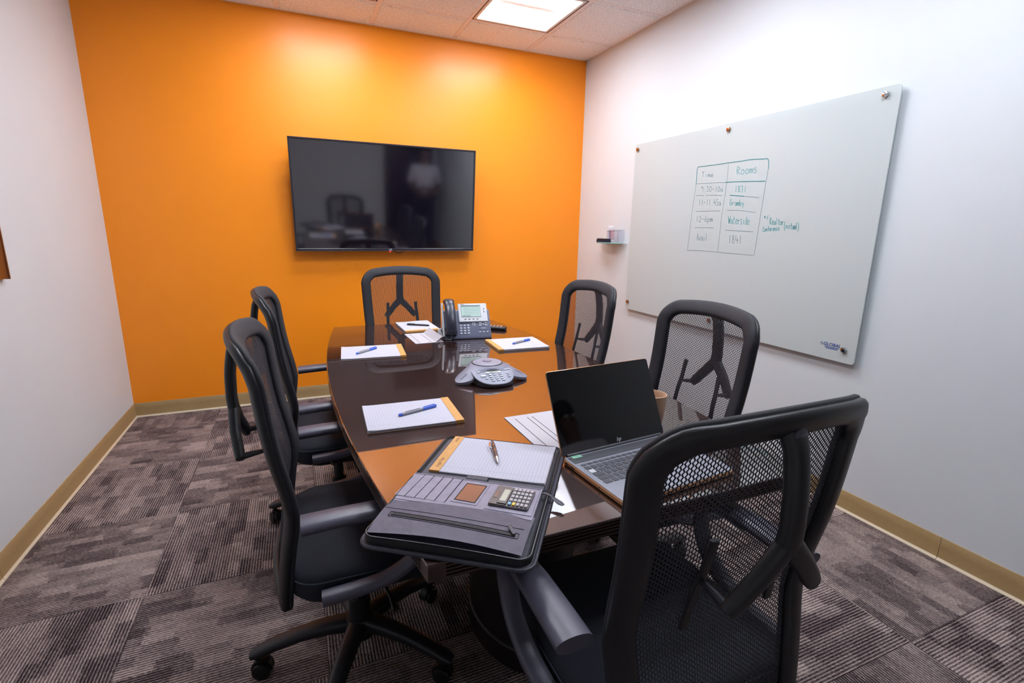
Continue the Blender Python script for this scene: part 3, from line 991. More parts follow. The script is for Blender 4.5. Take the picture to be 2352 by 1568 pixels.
WORDS = [('Time', [[(2545,1699),(2523,1697)],[(2534,1698),(2532,1669)],[(2507,1682),(2505,1666)],[(2507,1689),(2507,1690)],[(2490,1665),(2491,1681),(2486,1679),(2483,1664)],[(2485,1676),(2482,1680),(2478,1677),(2476,1663)],[(2477,1675),(2474,1679),(2470,1674),(2469,1663)],[(2464,1671),(2448,1671),(2451,1678),(2459,1679),(2464,1671),(2461,1664),(2454,1661),(2446,1664)]]),
  ('Rooms', [[(2262,1659),(2267,1702),(2252,1699),(2248,1689),(2264,1680),(2240,1659)],[(2225,1684),(2234,1676),(2230,1661),(2219,1659),(2213,1670),(2219,1682),(2225,1684)],[(2196,1684),(2205,1675),(2200,1661),(2190,1659),(2184,1669),(2189,1682),(2196,1684)],[(2176,1659),(2177,1681),(2171,1679),(2168,1659)],[(2170,1675),(2167,1681),(2162,1677),(2160,1659)],[(2162,1675),(2158,1681),(2154,1675),(2151,1659)],[(2129,1683),(2142,1685),(2144,1677),(2130,1669),(2133,1659),(2145,1659)]]),
  ('9:30-10a', [[(2523,1607),(2532,1612),(2535,1605),(2529,1600),(2523,1607),(2521,1580)],[(2503,1584),(2503,1586)],[(2505,1597),(2504,1598)],[(2491,1608),(2477,1607),(2483,1597),(2473,1588),(2479,1578),(2487,1581)],[(2460,1608),(2466,1596),(2461,1579),(2454,1576),(2450,1590),(2453,1603),(2460,1608)],[(2442,1590),(2427,1590)],[(2413,1604),(2411,1574)],[(2392,1603),(2398,1591),(2393,1575),(2386,1573),(2382,1586),(2386,1598),(2392,1603)],[(2361,1586),(2370,1588),(2374,1579),(2370,1572),(2363,1574),(2361,1586),(2358,1571)]]),
  ('11-11:45a', [[(2540,1535),(2536,1496)],[(2518,1534),(2515,1496)],[(2502,1513),(2488,1514)],[(2476,1532),(2472,1494)],[(2455,1532),(2451,1493)],[(2430,1498),(2430,1500)],[(2433,1514),(2433,1515)],[(2419,1530),(2419,1508)],[(2419,1508),(2403,1508)],[(2409,1519),(2406,1492)],[(2387,1529),(2398,1529),(2397,1514),(2388,1512),(2385,1499),(2389,1491),(2396,1495)],[(2366,1509),(2374,1511),(2377,1500),(2373,1491),(2366,1494),(2366,1509),(2362,1490)]]),
  ('12-6pm', [[(2548,1432),(2545,1395)],[(2532,1425),(2526,1432),(2517,1424),(2519,1410),(2528,1395),(2511,1396)],[(2505,1411),(2489,1413)],[(2471,1431),(2477,1417),(2478,1402),(2470,1395),(2464,1402),(2468,1411),(2477,1408)],[(2457,1415),(2452,1379)],[(2456,1409),(2449,1416),(2441,1407),(2446,1395),(2454,1398)],[(2432,1395),(2434,1414),(2429,1412),(2426,1395)],[(2428,1409),(2425,1414),(2421,1411),(2419,1395)],[(2421,1409),(2418,1414),(2414,1409),(2412,1395)]]),
  ('Avail', [[(2531,1279),(2530,1322)],[(2530,1322),(2517,1279)],[(2531,1296),(2522,1296)],[(2516,1303),(2506,1279),(2502,1305)],[(2483,1301),(2490,1303),(2493,1290),(2489,1280),(2483,1284),(2483,1301),(2479,1280)],[(2470,1304),(2468,1280)],[(2471,1313),(2471,1315)],[(2455,1325),(2449,1281)]]),
  ('1831', [[(2260,1598),(2257,1563)],[(2232,1590),(2240,1596),(2243,1588),(2229,1571),(2231,1561),(2240,1567),(2239,1577),(2232,1590)],[(2224,1593),(2211,1592),(2216,1580),(2207,1571),(2211,1559),(2219,1563)],[(2194,1592),(2191,1558)]]),
  ('Gramby', [[(2282,1515),(2289,1523),(2293,1506),(2288,1491),(2281,1492),(2281,1504),(2287,1504)],[(2275,1507),(2271,1488)],[(2273,1500),(2270,1506),(2263,1504)],[(2244,1503),(2252,1505),(2255,1495),(2251,1487),(2245,1490),(2244,1503),(2241,1486)],[(2237,1486),(2238,1504),(2235,1502),(2232,1486)],[(2234,1499),(2232,1504),(2229,1500),(2227,1485)],[(2229,1498),(2227,1503),(2223,1498),(2222,1485)],[(2222,1518),(2218,1485)],[(2219,1495),(2214,1502),(2207,1494),(2211,1484),(2218,1487)],[(2202,1502),(2196,1486)],[(2191,1502),(2196,1470)]]),
  ('Waterside', [[(2294,1429),(2284,1384)],[(2284,1384),(2284,1415)],[(2284,1415),(2275,1384)],[(2275,1384),(2278,1428)],[(2259,1405),(2266,1408),(2269,1395),(2264,1383),(2259,1388),(2259,1405),(2255,1383)],[(2250,1425),(2245,1385),(2239,1382)],[(2253,1410),(2242,1411)],[(2234,1395),(2222,1397),(2225,1407),(2231,1409),(2234,1395),(2231,1384),(2225,1382),(2220,1387)],[(2218,1406),(2214,1381)],[(2216,1397),(2213,1406),(2207,1403)],[(2189,1407),(2197,1409),(2198,1400),(2188,1391),(2190,1381),(2197,1382)],[(2178,1404),(2175,1380)],[(2179,1414),(2179,1416)],[(2159,1422),(2153,1379)],[(2156,1399),(2162,1403),(2164,1388),(2159,1379),(2154,1384)],[(2148,1392),(2137,1393),(2140,1403),(2146,1405),(2148,1392),(2145,1381),(2140,1379),(2135,1384)]]),
  ('1841', [[(2266,1318),(2261,1271)],[(2232,1310),(2242,1317),(2245,1306),(2229,1285),(2231,1271),(2241,1278),(2241,1292),(2232,1310)],[(2220,1317),(2220,1290)],[(2220,1290),(2200,1290)],[(2207,1304),(2204,1270)],[(2187,1316),(2183,1270)]]),
  ('*/', [[(2037,1426),(2035,1411)],[(2041,1422),(2031,1415)],[(2033,1423),(2039,1414)],[(2016,1428),(2023,1404)]]),
  ('Realtor', [[(1998,1380),(2002,1413),(1996,1411),(1993,1403),(2000,1396),(1988,1379)],[(1986,1389),(1978,1390),(1980,1398),(1984,1399),(1986,1389),(1984,1381),(1980,1379),(1976,1383)],[(1966,1395),(1971,1396),(1973,1387),(1970,1378),(1966,1381),(1966,1395),(1963,1378)],[(1960,1412),(1955,1378)],[(1947,1408),(1943,1379),(1939,1377)],[(1949,1397),(1941,1398)],[(1933,1396),(1936,1390),(1933,1378),(1928,1376),(1927,1384),(1930,1394),(1933,1396)],[(1924,1394),(1921,1376)],[(1923,1387),(1921,1394),(1916,1392)]]),
  ('Conference', [[(2034,1362),(2038,1366),(2040,1353),(2037,1341),(2032,1343)],[(2026,1356),(2029,1351),(2027,1342),(2023,1341),(2021,1348),(2023,1355),(2026,1356)],[(2019,1356),(2016,1342)],[(2018,1352),(2015,1357),(2011,1352),(2010,1342)],[(2003,1367),(2006,1368),(2006,1360),(2003,1343)],[(2008,1355),(2001,1357)],[(1996,1351),(1989,1353),(1991,1358),(1995,1359),(1996,1351),(1994,1345),(1991,1344),(1988,1347)],[(1987,1358),(1984,1344)],[(1986,1353),(1984,1358),(1980,1357)],[(1975,1352),(1968,1354),(1970,1360),(1974,1360),(1975,1352),(1973,1346),(1970,1345),(1967,1349)],[(1966,1359),(1963,1346)],[(1965,1356),(1962,1360),(1958,1356),(1957,1346)],[(1948,1359),(1952,1362),(1954,1354),(1951,1347),(1947,1349)],[(1944,1355),(1937,1356),(1939,1362),(1942,1362),(1944,1355),(1942,1349),(1939,1348),(1936,1351)]]),
  ('(virtual)', [[(1907,1394),(1909,1377),(1907,1361),(1901,1347)],[(1901,1375),(1895,1357),(1894,1377)],[(1887,1375),(1885,1356)],[(1888,1382),(1888,1384)],[(1880,1374),(1877,1356)],[(1879,1368),(1878,1374),(1874,1372)],[(1869,1387),(1865,1357),(1862,1355)],[(1871,1375),(1864,1377)],[(1860,1373),(1858,1359),(1854,1355),(1853,1362),(1854,1373),(1851,1355)],[(1844,1371),(1848,1373),(1849,1363),(1846,1355),(1843,1358),(1844,1371),(1841,1355)],[(1840,1388),(1835,1354)],[(1833,1390),(1827,1377),(1824,1360),(1826,1344)]])]
def strokes(name, sts, wd, m, lab=None, par=None):
    g = G()
    for s in sts:
        pts = [(-0.0281, y / 1000 - 2.343, z / 1000 - 1.342) for y, z in s]
        pts = smooth_path(pts, 3) if len(pts) > 2 else pts
        g.ribbon(pts, wd, (-1, 0, 0))
    o = part(name, g, m, gb, smooth=0)
    if lab:
        o['label'] = lab
    return o
strokes('table_line', STRONG, 0.0042, 'ink_teal_strong', 'dark teal marker lines')
strokes('table_line', FADED, 0.0026, 'ink_faded', 'faded grey marker lines')
for txt, sts in WORDS:
    strokes('handwriting', sts, 0.0030, 'ink_teal' if txt not in ('Time', '11-11:45a', '12-6pm', '1841', 'Avail', '9:30-10a') else 'ink_faded', 'handwritten ' + txt)
RB = Matrix(((0, 0, -1), (-1, 0, 0), (0, 1, 0))).to_euler()   # text faces -x, reads along -y
o = part('logo', text_mesh('GLOBAL', 0.023, shear=0.25), 'ink_blue', gb, smooth=0, loc=(-0.0284, 1.558 - 2.343, 0.806 - 1.342), rot=RB)
o['label'] = 'blue maker name'
g = G()
def bq(y, z):
    return (-0.0281, y - 2.343, z - 1.342)
g.ribbon([bq(1.592, 0.7925), bq(1.522, 0.7925)], 0.0035, (-1, 0, 0))
g.ribbon([bq(1.585, 0.7860), bq(1.528, 0.7860)], 0.0028, (-1, 0, 0))
g.ribbon(smooth_path([bq(1.604, 0.807), bq(1.609, 0.811), bq(1.614, 0.806), bq(1.608, 0.800), bq(1.601, 0.803)]), 0.002, (-1, 0, 0))
part('small_print', g, 'ink_blue', gb, smooth=0)

# small marks on the right wall and the brown panel cut by the left frame edge
wp = thing('wall_panel', 'brown wooden panel on the left wall at the very edge of the photo', 'panel', (XL, 2.59, 1.10))
part('board', G().box((0.012, 0, 0.2), (0.02, 0.24, 0.396), 0.003), 'brown_wood', wp)
part('edge_trim', G().box((0.014, 0.122, 0.2), (0.026, 0.008, 0.4), 0.001), 'brown_wood', wp)

# ------------------------------------------------------------------ glass corner shelf with markers and eraser
SZ = 1.230
sh = thing('glass_shelf', 'small clear glass shelf on the white wall beside the glass board', 'shelf', (XR, 3.49, SZ))
so = [(0, -0.185), (0, 0.185)] + [(-0.125 * math.sin(math.pi * t / 16) ** 0.5, 0.185 - 0.37 * t / 16) for t in range(1, 16)]
so = so[::-1]
part('pane', G().prism(inset(so, 0.001), 0.0005, 0.0075), 'shelf_glass', sh)
part('pane_edge', G().tube([(x, y, 0.004) for x, y in so if x < -0.002], 0.003, 0.004, n=8), 'glass_edge', sh)
part('wall_clip', G().box((-0.006, 0, 0.004), (0.012, 0.22, 0.016), 0.002), 'phone_silver', sh)
mh = thing('marker_holder', 'clear acrylic marker box standing on the glass shelf', 'holder', (XR - 0.040, 3.425, SZ + 0.0078))
g = G()
for c, d in (((0, 0, 0.0015), (0.06, 0.15, 0.003)), ((-0.029, 0, 0.045), (0.0025, 0.15, 0.09)), ((0.029, 0, 0.05), (0.0025, 0.15, 0.10)), ((0, 0.0745, 0.045), (0.06, 0.0025, 0.09)), ((0, -0.0745, 0.045), (0.06, 0.0025, 0.09)), ((0, -0.0, 0.045), (0.055, 0.0025, 0.085))):
    g.box(c, d)
part('box', g, 'acrylic', mh)
part('rim', G().tube([(-0.03, -0.075, 0.09), (-0.03, 0.075, 0.09), (0.03, 0.075, 0.10), (0.03, -0.075, 0.10)], 0.0016, n=6, closed=True), 'pen_grey', mh)
mk = [('marker_purple', 'purple', 0.060), ('marker_navy', 'dark violet', 0.042), ('marker_red', 'red', 0.024), ('marker_maroon', 'maroon', 0.006)]
for k, (m, nm, dy) in enumerate(mk):
    t = thing('marker', f'{nm} whiteboard marker standing in the clear box on the shelf', 'marker', (XR - 0.045, 3.425 + dy + 0.005, SZ + 0.0118), 0, 'markers in the clear box')
    t.rotation_euler = (0, R(-4), 0)
    b = part('barrel', G().cyl((0, 0, 0.055), 0.0078, 0.075, n=14), m, t)
    part('cap', G().cyl((0, 0, 0.108), 0.0085, 0.035, n=14, bev=0.002), 'sticker_white', t)
    part('tail', G().cyl((0, 0, 0.009), 0.0085, 0.018, n=14, bev=0.002), 'sticker_white', t)
er = thing('board_eraser', 'black felt board eraser lying on the glass shelf', 'eraser', (XR - 0.094, 3.505, SZ + 0.0079), R(2))
part('felt', G().prism(rrect(0.045, 0.150, 0.012, 4), 0, 0.022, 0.002), 'eraser_black', er)
part('grip', G().prism(rrect(0.041, 0.145, 0.012, 4), 0.0221, 0.030, 0.003), 'black_plastic', er)

# ------------------------------------------------------------------ writing pads and pens
def pad(lab, cx, cy, L, W, rz, hdr, lines=True, z=TZ):
    """pad lying on the table; local x is the long side; hdr = side of the tan binding (+1/-1)"""
    o = thing('writing_pad', lab, 'notepad', (cx, cy, z + 0.0004), R(rz), 'ruled pads on the table')
    part('backing', G().box((0, 0, 0.0008), (L, W, 0.0015)), 'pad_board', o)
    rnd = random.Random(cx * 100)
    g = G()
    for k in range(4):
        dx, dy = rnd.uniform(-.001, .001), rnd.uniform(-.001, .001)
        g.box((dx, dy, 0.0026 + k * 0.0021), (L - 0.001, W - 0.001, 0.0019))
    part('sheets', g, 'paper_edge', o, smooth=0)
    g = G()
    def f(u, v):
        x, y = (u - 0.5) * (L - 0.001), (v - 0.5) * (W - 0.001)
        e = max(0, (-x * hdr / (L / 2) - 0.75) / 0.25)
        return (x, y, 0.0103 + 0.0035 * e * e * (0.6 + 0.4 * math.sin(7 * v + cx * 9)))
    g.surf(f, 24, 8)
    part('top_sheet', g, 'paper_ruled' if lines else 'paper_white', o)
    hw_ = 0.026
    part('binding', G().box((hdr * (L / 2 - hw_ / 2), 0, 0.0060), (hw_ + 0.001, W + 0.001, 0.0116), 0.0008, 1), 'pad_tan', o)
    return o

def felt_pen(lab, cx, cy, rz, z, body='pen_grey', cap='pen_blue', L=0.142):
    o = thing('pen', lab, 'pen', (cx, cy, z + 0.0056), R(rz), 'pens lying on pads')
    # barrel along x; the cap covers the +x end
    part('barrel', G().loft([[(x, r * math.cos(a), r * math.sin(a)) for a in [2 * math.pi * i / 14 for i in range(14)]] for x, r in ((-L / 2, 0.003), (-L / 2 + 0.002, 0.0045), (-L / 2 + 0.012, 0.0048))]), cap, o)
    part('grip_sleeve', G().loft([[(x, r * math.cos(a), r * math.sin(a)) for a in [2 * math.pi * i / 14 for i in range(14)]] for x, r in ((-L / 2 + 0.012, 0.0049), (L * 0.12, 0.0052))]), body, o)
    part('print', G().box((-0.02, 0, 0.00495), (0.055, 0.003, 0.0008)), 'pen_dark', o)
    part('cap', G().loft([[(x, r * math.cos(a), r * math.sin(a)) for a in [2 * math.pi * i / 14 for i in range(14)]] for x, r in ((L * 0.12, 0.0056), (L / 2 - 0.006, 0.0054), (L / 2 - 0.001, 0.0045), (L / 2, 0.003))]), cap, o)
    part('clip', G().box((L * 0.30, 0, 0.0065), (0.042, 0.0035, 0.0016), 0.0006, 1), cap, o)
    return o

pad('ruled pad with blue-capped pen, left table edge, nearest the portfolio', 0.306, 1.524, 0.293, 0.224, -2.5, 1)
pad('ruled pad with a blue-capped pen on the far left of the table', 0.306, 2.405, 0.292, 0.242, -5, 1)
pad('ruled pad with blue-capped pen at the far right, tan strip at its left', 1.034, 2.337, 0.274, 0.243, -3.5, -1)
pad('white pad with a black pen in front of the chair under the television', 0.648, 2.965, 0.296, 0.206, 91, -1, lines=False)
felt_pen('blue-capped grey felt pen on the pad nearest the open portfolio', 0.328, 1.527, 19, TZ + 0.0107)
felt_pen('blue-capped grey felt pen on the far left pad', 0.277, 2.405, 40, TZ + 0.0107, L=0.138)
felt_pen('blue-capped grey felt pen on the far right pad, right of the phone', 1.063, 2.338, 25, TZ + 0.0107, L=0.138)
felt_pen('black pen on the white pad left of the desk phone', 0.652, 2.965, 148, TZ + 0.0107, 'pen_dark', 'pen_dark')

# ------------------------------------------------------------------ paper tent cards
cd = thing('folded_card', 'white folded paper card with a raised flap beside the desk phone', 'card', (0.612, 2.66, TZ + 0.0005), R(2))
part('panel', G().box((0, 0, 0.0008), (0.150, 0.262, 0.0014)), 'card_white', cd)
for dx in (-0.048, 0.012):
    part('fold_line', G().box((dx, 0, 0.0017), (0.0022, 0.23, 0.0004)), 'card_slot', cd)
fl = part('flap', G().box((0.0225, 0, 0), (0.045, 0.255, 0.0012)), 'card_white', cd, loc=(0.036, 0, 0.002), rot=(0, R(-38), 0))
cd = thing('paper_form', 'white card with printed lines lying partly behind the laptop', 'card', (0.692, 1.258, TZ + 0.0005), R(0.5))
part('panel', G().box((0, 0, 0.0008), (0.222, 0.285, 0.0014)), 'card_white', cd)
for dx in (-0.082, -0.040, -0.022):
    part('printed_line', G().box((dx, 0, 0.0017), (0.0022, 0.235, 0.0004)), 'card_slot', cd)

# ------------------------------------------------------------------ desk phone
ph = thing('desk_phone', 'grey office desk phone with handset and silver display panel', 'phone', (0.838, 2.552, TZ), R(-9))
TILT = math.atan2(0.150, 0.100)
FT, FN = Vector((0, math.cos(TILT), math.sin(TILT))), Vector((0, -math.sin(TILT), math.cos(TILT)))
F0 = Vector((0, 0, 0.016))
FM = Matrix(((1, FT.x, FN.x), (0, FT.y, FN.y), (0, FT.z, FN.z)))
def fp(s, t, n=0.0):
    return F0 + Vector((s, 0, 0)) + FT * t + FN * n
def fbox(g, s, t, n, d, bev=0.0008):
    g.box(fp(s, t, n), d, bev, 1, rot=FM)
    return g
g = G()
pf = [(0.004, 0.0), (0.0, 0.004), (0.0, 0.016), (0.086, 0.145), (0.100, 0.148), (0.112, 0.135), (0.150, 0.004), (0.146, 0.0)]
g.loft([[(x, y * (1 if abs(x) < 0.128 else 0.99) + 0.0, z) for y, z in pf] for x in (-0.131, -0.128, 0.128, 0.131)])
part('body', g, 'phone_slate', ph)
# silver bezel rising above the body
o = part('display_bezel', fbox(G(), 0.037, 0.138, 0.006, (0.162, 0.112, 0.012), 0.003), 'phone_silver', ph)
part('display', fbox(G(), 0.026, 0.146, 0.0122, (0.108, 0.068, 0.001), 0.0002), 'phone_lcd', o)
g = G()
fbox(g, 0.026, 0.1765, 0.0129, (0.102, 0.004, 0.0006), 0)
for k in range(5):
    fbox(g, 0.030, 0.166 - k * 0.0095, 0.0129, (0.088, 0.0006, 0.0006), 0)
fbox(g, 0.000, 0.118, 0.0129, (0.045, 0.003, 0.0006), 0)
part('display_print', g, 'lcd_ink', o)
part('display_rim', G().tube([fp(0.026 + a * 0.0545, 0.146 + b * 0.0345, 0.0125) for a, b in ((-1, -1), (1, -1), (1, 1), (-1, 1))], 0.0012, n=6, closed=True), 'phone_dark', o)
part('logo', text_mesh('CISCO', 0.008), 'phone_dark', o, smooth=0, loc=fp(-0.020, 0.188, 0.0125), rot=FM.to_euler())
for k in range(4):
    part('soft_key', fbox(G(), -0.008 + k * 0.0225, 0.098, 0.0128, (0.012, 0.0035, 0.002), 0.0006), 'phone_dark', o)
for k in range(2):
    part('line_key', G().cyl(fp(0.100, 0.158 - k * 0.016, 0.013), 0.0028, 0.004, 'y', 10), 'phone_dark', o)
part('key_surround', fbox(G(), 0.037, 0.078, 0.001, (0.018, 0.036, 0.006), 0.003), 'phone_silver', ph)
part('scroll_key', fbox(G(), 0.037, 0.078, 0.004, (0.010, 0.027, 0.005), 0.003), 'phone_slate', ph)
kk = None
def key_at(s, t, d=(0.012, 0.0105, 0.0045), m='key_grey', nm='key'):
    global kk
    return part(nm, fbox(G(), s, t, 0.002, d, 0.0018), m, ph)
for r_ in range(4):
    for c_ in range(3):
        key_at(-0.036 + c_ * 0.0205, 0.064 - r_ * 0.0155)
for c_, r_ in ((0, 0), (1, 0), (0, 1), (1, 1)):
    key_at(0.074 + c_ * 0.032, 0.076 - r_ * 0.013, (0.018, 0.008, 0.004))
key_at(0.090, 0.069, (0.009, 0.009, 0.006), nm='centre_key')
key_at(0.088, 0.044, (0.032, 0.006, 0.004), nm='volume_key')
for c_ in range(3):
    key_at(0.068 + c_ * 0.021, 0.022, (0.011, 0.007, 0.004))
part('cradle_cup', fbox(G(), -0.093, 0.028, 0.004, (0.062, 0.052, 0.012), 0.005), 'phone_dark', ph)
part('cradle_side', G().tube([fp(-0.133, t, n) for t, n in ((0.0, 0.004), (0.06, 0.014), (0.12, 0.014), (0.19, 0.02))], 0.006, 0.014, n=10, ref=tuple(FN), p=3), 'phone_silver', ph)
path = smooth_path([fp(-0.095, t, n) for t, n in ((0.004, 0.024), (0.022, 0.036), (0.055, 0.052), (0.10, 0.058), (0.145, 0.056), (0.178, 0.046), (0.197, 0.030), (0.202, 0.018))], 4)
o = part('handset', G().tube(path, 0.031, 0.016, n=16, ref=tuple(FN), p=2.6, scale=[(0.75, 0.7)] + [(1.05, 1.15)] * 4 + [(0.92, 1.0)] * (len(path) - 11) + [(1.0, 1.1)] * 5 + [(0.75, 0.7)]), 'phone_dark', ph, smooth=60)
part('earpiece', fbox(G(), -0.095, 0.170, 0.026, (0.05, 0.048, 0.03), 0.01), 'phone_dark', o)
part('mouthpiece', fbox(G(), -0.095, 0.026, 0.020, (0.05, 0.044, 0.022), 0.008), 'phone_dark', o)
part('message_light', fbox(G(), -0.093, 0.186, 0.052, (0.010, 0.016, 0.004), 0.0015), 'led_red', o)
# coiled cord bunched behind the left side
cp = []
base = smooth_path([(-0.095, -0.004, 0.010), (-0.10, -0.012, 0.004), (-0.128, -0.006, 0.005)], 8)
part('handset_cord', G().tube([fp(-0.092, 0.005, 0.02)] + list(base), 0.0025, n=8), 'phone_silver', ph)
for k in range(150):
    t = k / 149
    bx = Vector((-0.142 - 0.012 * math.sin(t * 5), 0.01 + 0.09 * t, 0.012 + 0.035 * math.sin(math.pi * t)))
    an = t * 2 * math.pi * 16
    cp.append(bx + Vector((math.cos(an) * 0.007, 0, math.sin(an) * 0.007)))
part('coiled_cord', G().tube(cp, 0.002, n=6, ref=(0, 1, 0)), 'phone_silver', ph)

# ------------------------------------------------------------------ remote control behind the phone
rc = thing('remote_control', 'slim black remote control lying behind the desk phone', 'remote', (1.062, 2.765, TZ + 0.0005), R(-38))
part('shell', G().prism(rrect(0.175, 0.045, 0.012, 4), 0, 0.020, 0.005), 'black_plastic', rc)
for k in range(6):
    for r_ in (-0.012, 0, 0.012):
        part('button', G().cyl((-0.055 + k * 0.022, r_, 0.021), 0.004, 0.004, n=10, bev=0.001), 'key_grey', rc)

# ------------------------------------------------------------------ three-armed conference phone
cf = thing('conference_phone', 'grey three-armed conference speakerphone in the middle of the table', 'phone', (0.690, 1.856, TZ), R(-4))
g = G()
NT_, NR_ = 108, 14
def rc_(th):
    return (1 + math.cos(3 * (th - math.pi / 2))) / 2
def ro(th):
    return 0.078 + 0.090 * rc_(th) ** 1.9
def zo(th):
    return 0.041 * (1 - rc_(th)) ** 0.9 + 0.011
loops = []
def zbody(r, th):
    R0 = 0.062
    if r <= R0:
        return 0.0665 - 0.006 * (r / R0) ** 2
    t = (r - R0) / (ro(th) - R0)
    return 0.0605 + (zo(th) - 0.0605) * t ** (1.55 - 0.45 * rc_(th))
for k in range(NR_ + 1):
    f = 0.04 + 0.96 * k / NR_
    loops.append([(ro(t) * f * math.cos(t), ro(t) * f * math.sin(t), zbody(ro(t) * f, t)) for t in [2 * math.pi * i / NT_ for i in range(NT_)]])
loops.append([(ro(t) * 0.99 * math.cos(t), ro(t) * 0.99 * math.sin(t), max(0.001, zo(t) - 0.010)) for t in [2 * math.pi * i / NT_ for i in range(NT_)]])
loops.append([(ro(t) * 0.80 * math.cos(t), ro(t) * 0.80 * math.sin(t), max(0.002, zo(t) - 0.006)) for t in [2 * math.pi * i / NT_ for i in range(NT_)]])
part('body', G().loft(loops), 'conf_grey', cf, smooth=60)
part('grille_ring', G().tube([(0.0625 * math.cos(t), 0.0625 * math.sin(t), 0.0598) for t in [2 * math.pi * i / 48 for i in range(48)]], 0.0022, n=8, closed=True), 'conf_dark', cf)
part('speaker_grille', G().lathe([(0.061, 0.0600), (0.0595, 0.0625), (0.045, 0.0660), (0.026, 0.0680), (0.022, 0.0660), (0.008, 0.0655)], n=40), 'conf_panel', cf)
part('grille_boss', G().lathe([(0.019, 0.0655), (0.017, 0.0690), (0.006, 0.0705)], n=28), 'conf_grey', cf)
for s in (-1, 1):       # ribs on the two front arms
    for k in range(4):
        a = R(-90 + s * 60)
        d, e = Vector((math.cos(a), math.sin(a), 0)), Vector((-math.sin(a), math.cos(a), 0))
        p0, p1 = d * 0.118 + e * (0.003 * k - 0.002 - 0.006 * s * 0), d * 0.150 + e * (0.003 * k - 0.002)
        zz0, zz1 = zbody(p0.length, math.atan2(p0.y, p0.x)), zbody(p1.length, math.atan2(p1.y, p1.x))
        part('rib', G().tube([(p0.x, p0.y, zz0 + 0.0004), (p1.x, p1.y, zz1 + 0.0004)], 0.0009, n=6), 'conf_panel', cf)
part('sticker', G().box((0.084, -0.018, zbody(0.0859, math.atan2(-0.018, 0.084)) + 0.0015), (0.016, 0.012, 0.0008), rot=Matrix.Rotation(R(28), 3, 'Y')), 'sticker_white', cf)
# control console between the front arms: slopes down to the front
def cz(y):
    return 0.0505 + (y + 0.05) * 0.29
co = []
for i in range(25):
    t = i / 24
    a = R(180 + 180 * t)
    co.append((0.084 * math.copysign(abs(math.cos(a)) ** 0.75, math.cos(a)), -0.066 - 0.098 * abs(math.sin(a)) ** 0.9))
co += [(0.066, -0.048), (0.03, -0.040), (-0.03, -0.040), (-0.066, -0.048)]
part('console_base', G().loft([[(x * 0.97, y * 0.98, 0.0012) for x, y in co], [(x, y, 0.004) for x, y in co], [(x, y, cz(y) - 0.005) for x, y in co]]), 'conf_dark', cf)
con = part('console', G().loft([[(x, y, cz(y) - 0.005) for x, y in co], [(x, y, cz(y) - 0.001) for x, y in co], [(x * 0.985, y * 0.99, cz(y)) for x, y in co]]), 'conf_panel', cf, smooth=40)
CT = Matrix.Rotation(math.atan(0.29), 3, 'X')
part('display', G().box((0, -0.070, cz(-0.070) + 0.0006), (0.064, 0.030, 0.0012), rot=CT), 'conf_lcd', con)
part('display_hood', G().box((0, -0.053, cz(-0.053) + 0.002), (0.074, 0.006, 0.005), 0.002, rot=CT), 'conf_dark', con)
def ckey(x, y, w_=0.012, d_=0.0065):
    part('key', G().prism(rrect(w_, d_, min(w_, d_) * 0.45, 3), -0.0005, 0.0028, 0.0008), 'conf_key', con, loc=(x, y, cz(y)), rot=(math.atan(0.29), 0, 0))
for x, y in ((-0.058, -0.064), (-0.058, -0.078), (0.054, -0.060), (0.054, -0.072), (0.068, -0.070), (-0.022, -0.090), (0.002, -0.090), (0.026, -0.090)):
    ckey(x, y, 0.014)
ckey(-0.046, -0.106, 0.022, 0.012)
for r_ in range(4):
    for c_ in range(3):
        ckey(-0.018 + c_ * 0.021 + r_ * 0.001, -0.102 - r_ * 0.0132, 0.014, 0.0072)
for r_ in range(3):
    ckey(0.056, -0.097 - r_ * 0.012, 0.012, 0.006)
ckey(-0.036, -0.124, 0.013, 0.007)

# ------------------------------------------------------------------ laptop
lp = thing('laptop', 'open laptop with black glossy screen on the near right of the table', 'laptop', (0.601, 1.047, TZ), R(5.0))
LW, LD = 0.360, 0.246
part('base', G().prism(rrect(LW, LD, 0.012, 4, LW / 2, -LD / 2), 0.0015, 0.0155, 0.003), 'laptop_copper', lp)
dk = part('deck', G().prism(rrect(LW - 0.003, LD - 0.003, 0.011, 4, LW / 2, -LD / 2), 0.0150, 0.0165, 0.0004), 'laptop_grey', lp)
part('hinge', G().cyl((LW / 2, 0.002, 0.0165), 0.0055, LW - 0.03, 'x', 14), 'laptop_key', lp)
part('speaker_strip', G().box((LW / 2, -0.026, 0.0169), (LW - 0.02, 0.034, 0.0008), 0.0002, 1), 'laptop_key', dk)
part('sticker', G().box((0.036, -0.013, 0.0180), (0.030, 0.014, 0.0008)), 'sticker_green', dk)
keyw, ky0 = 0.0195, -0.053
kmesh = {}
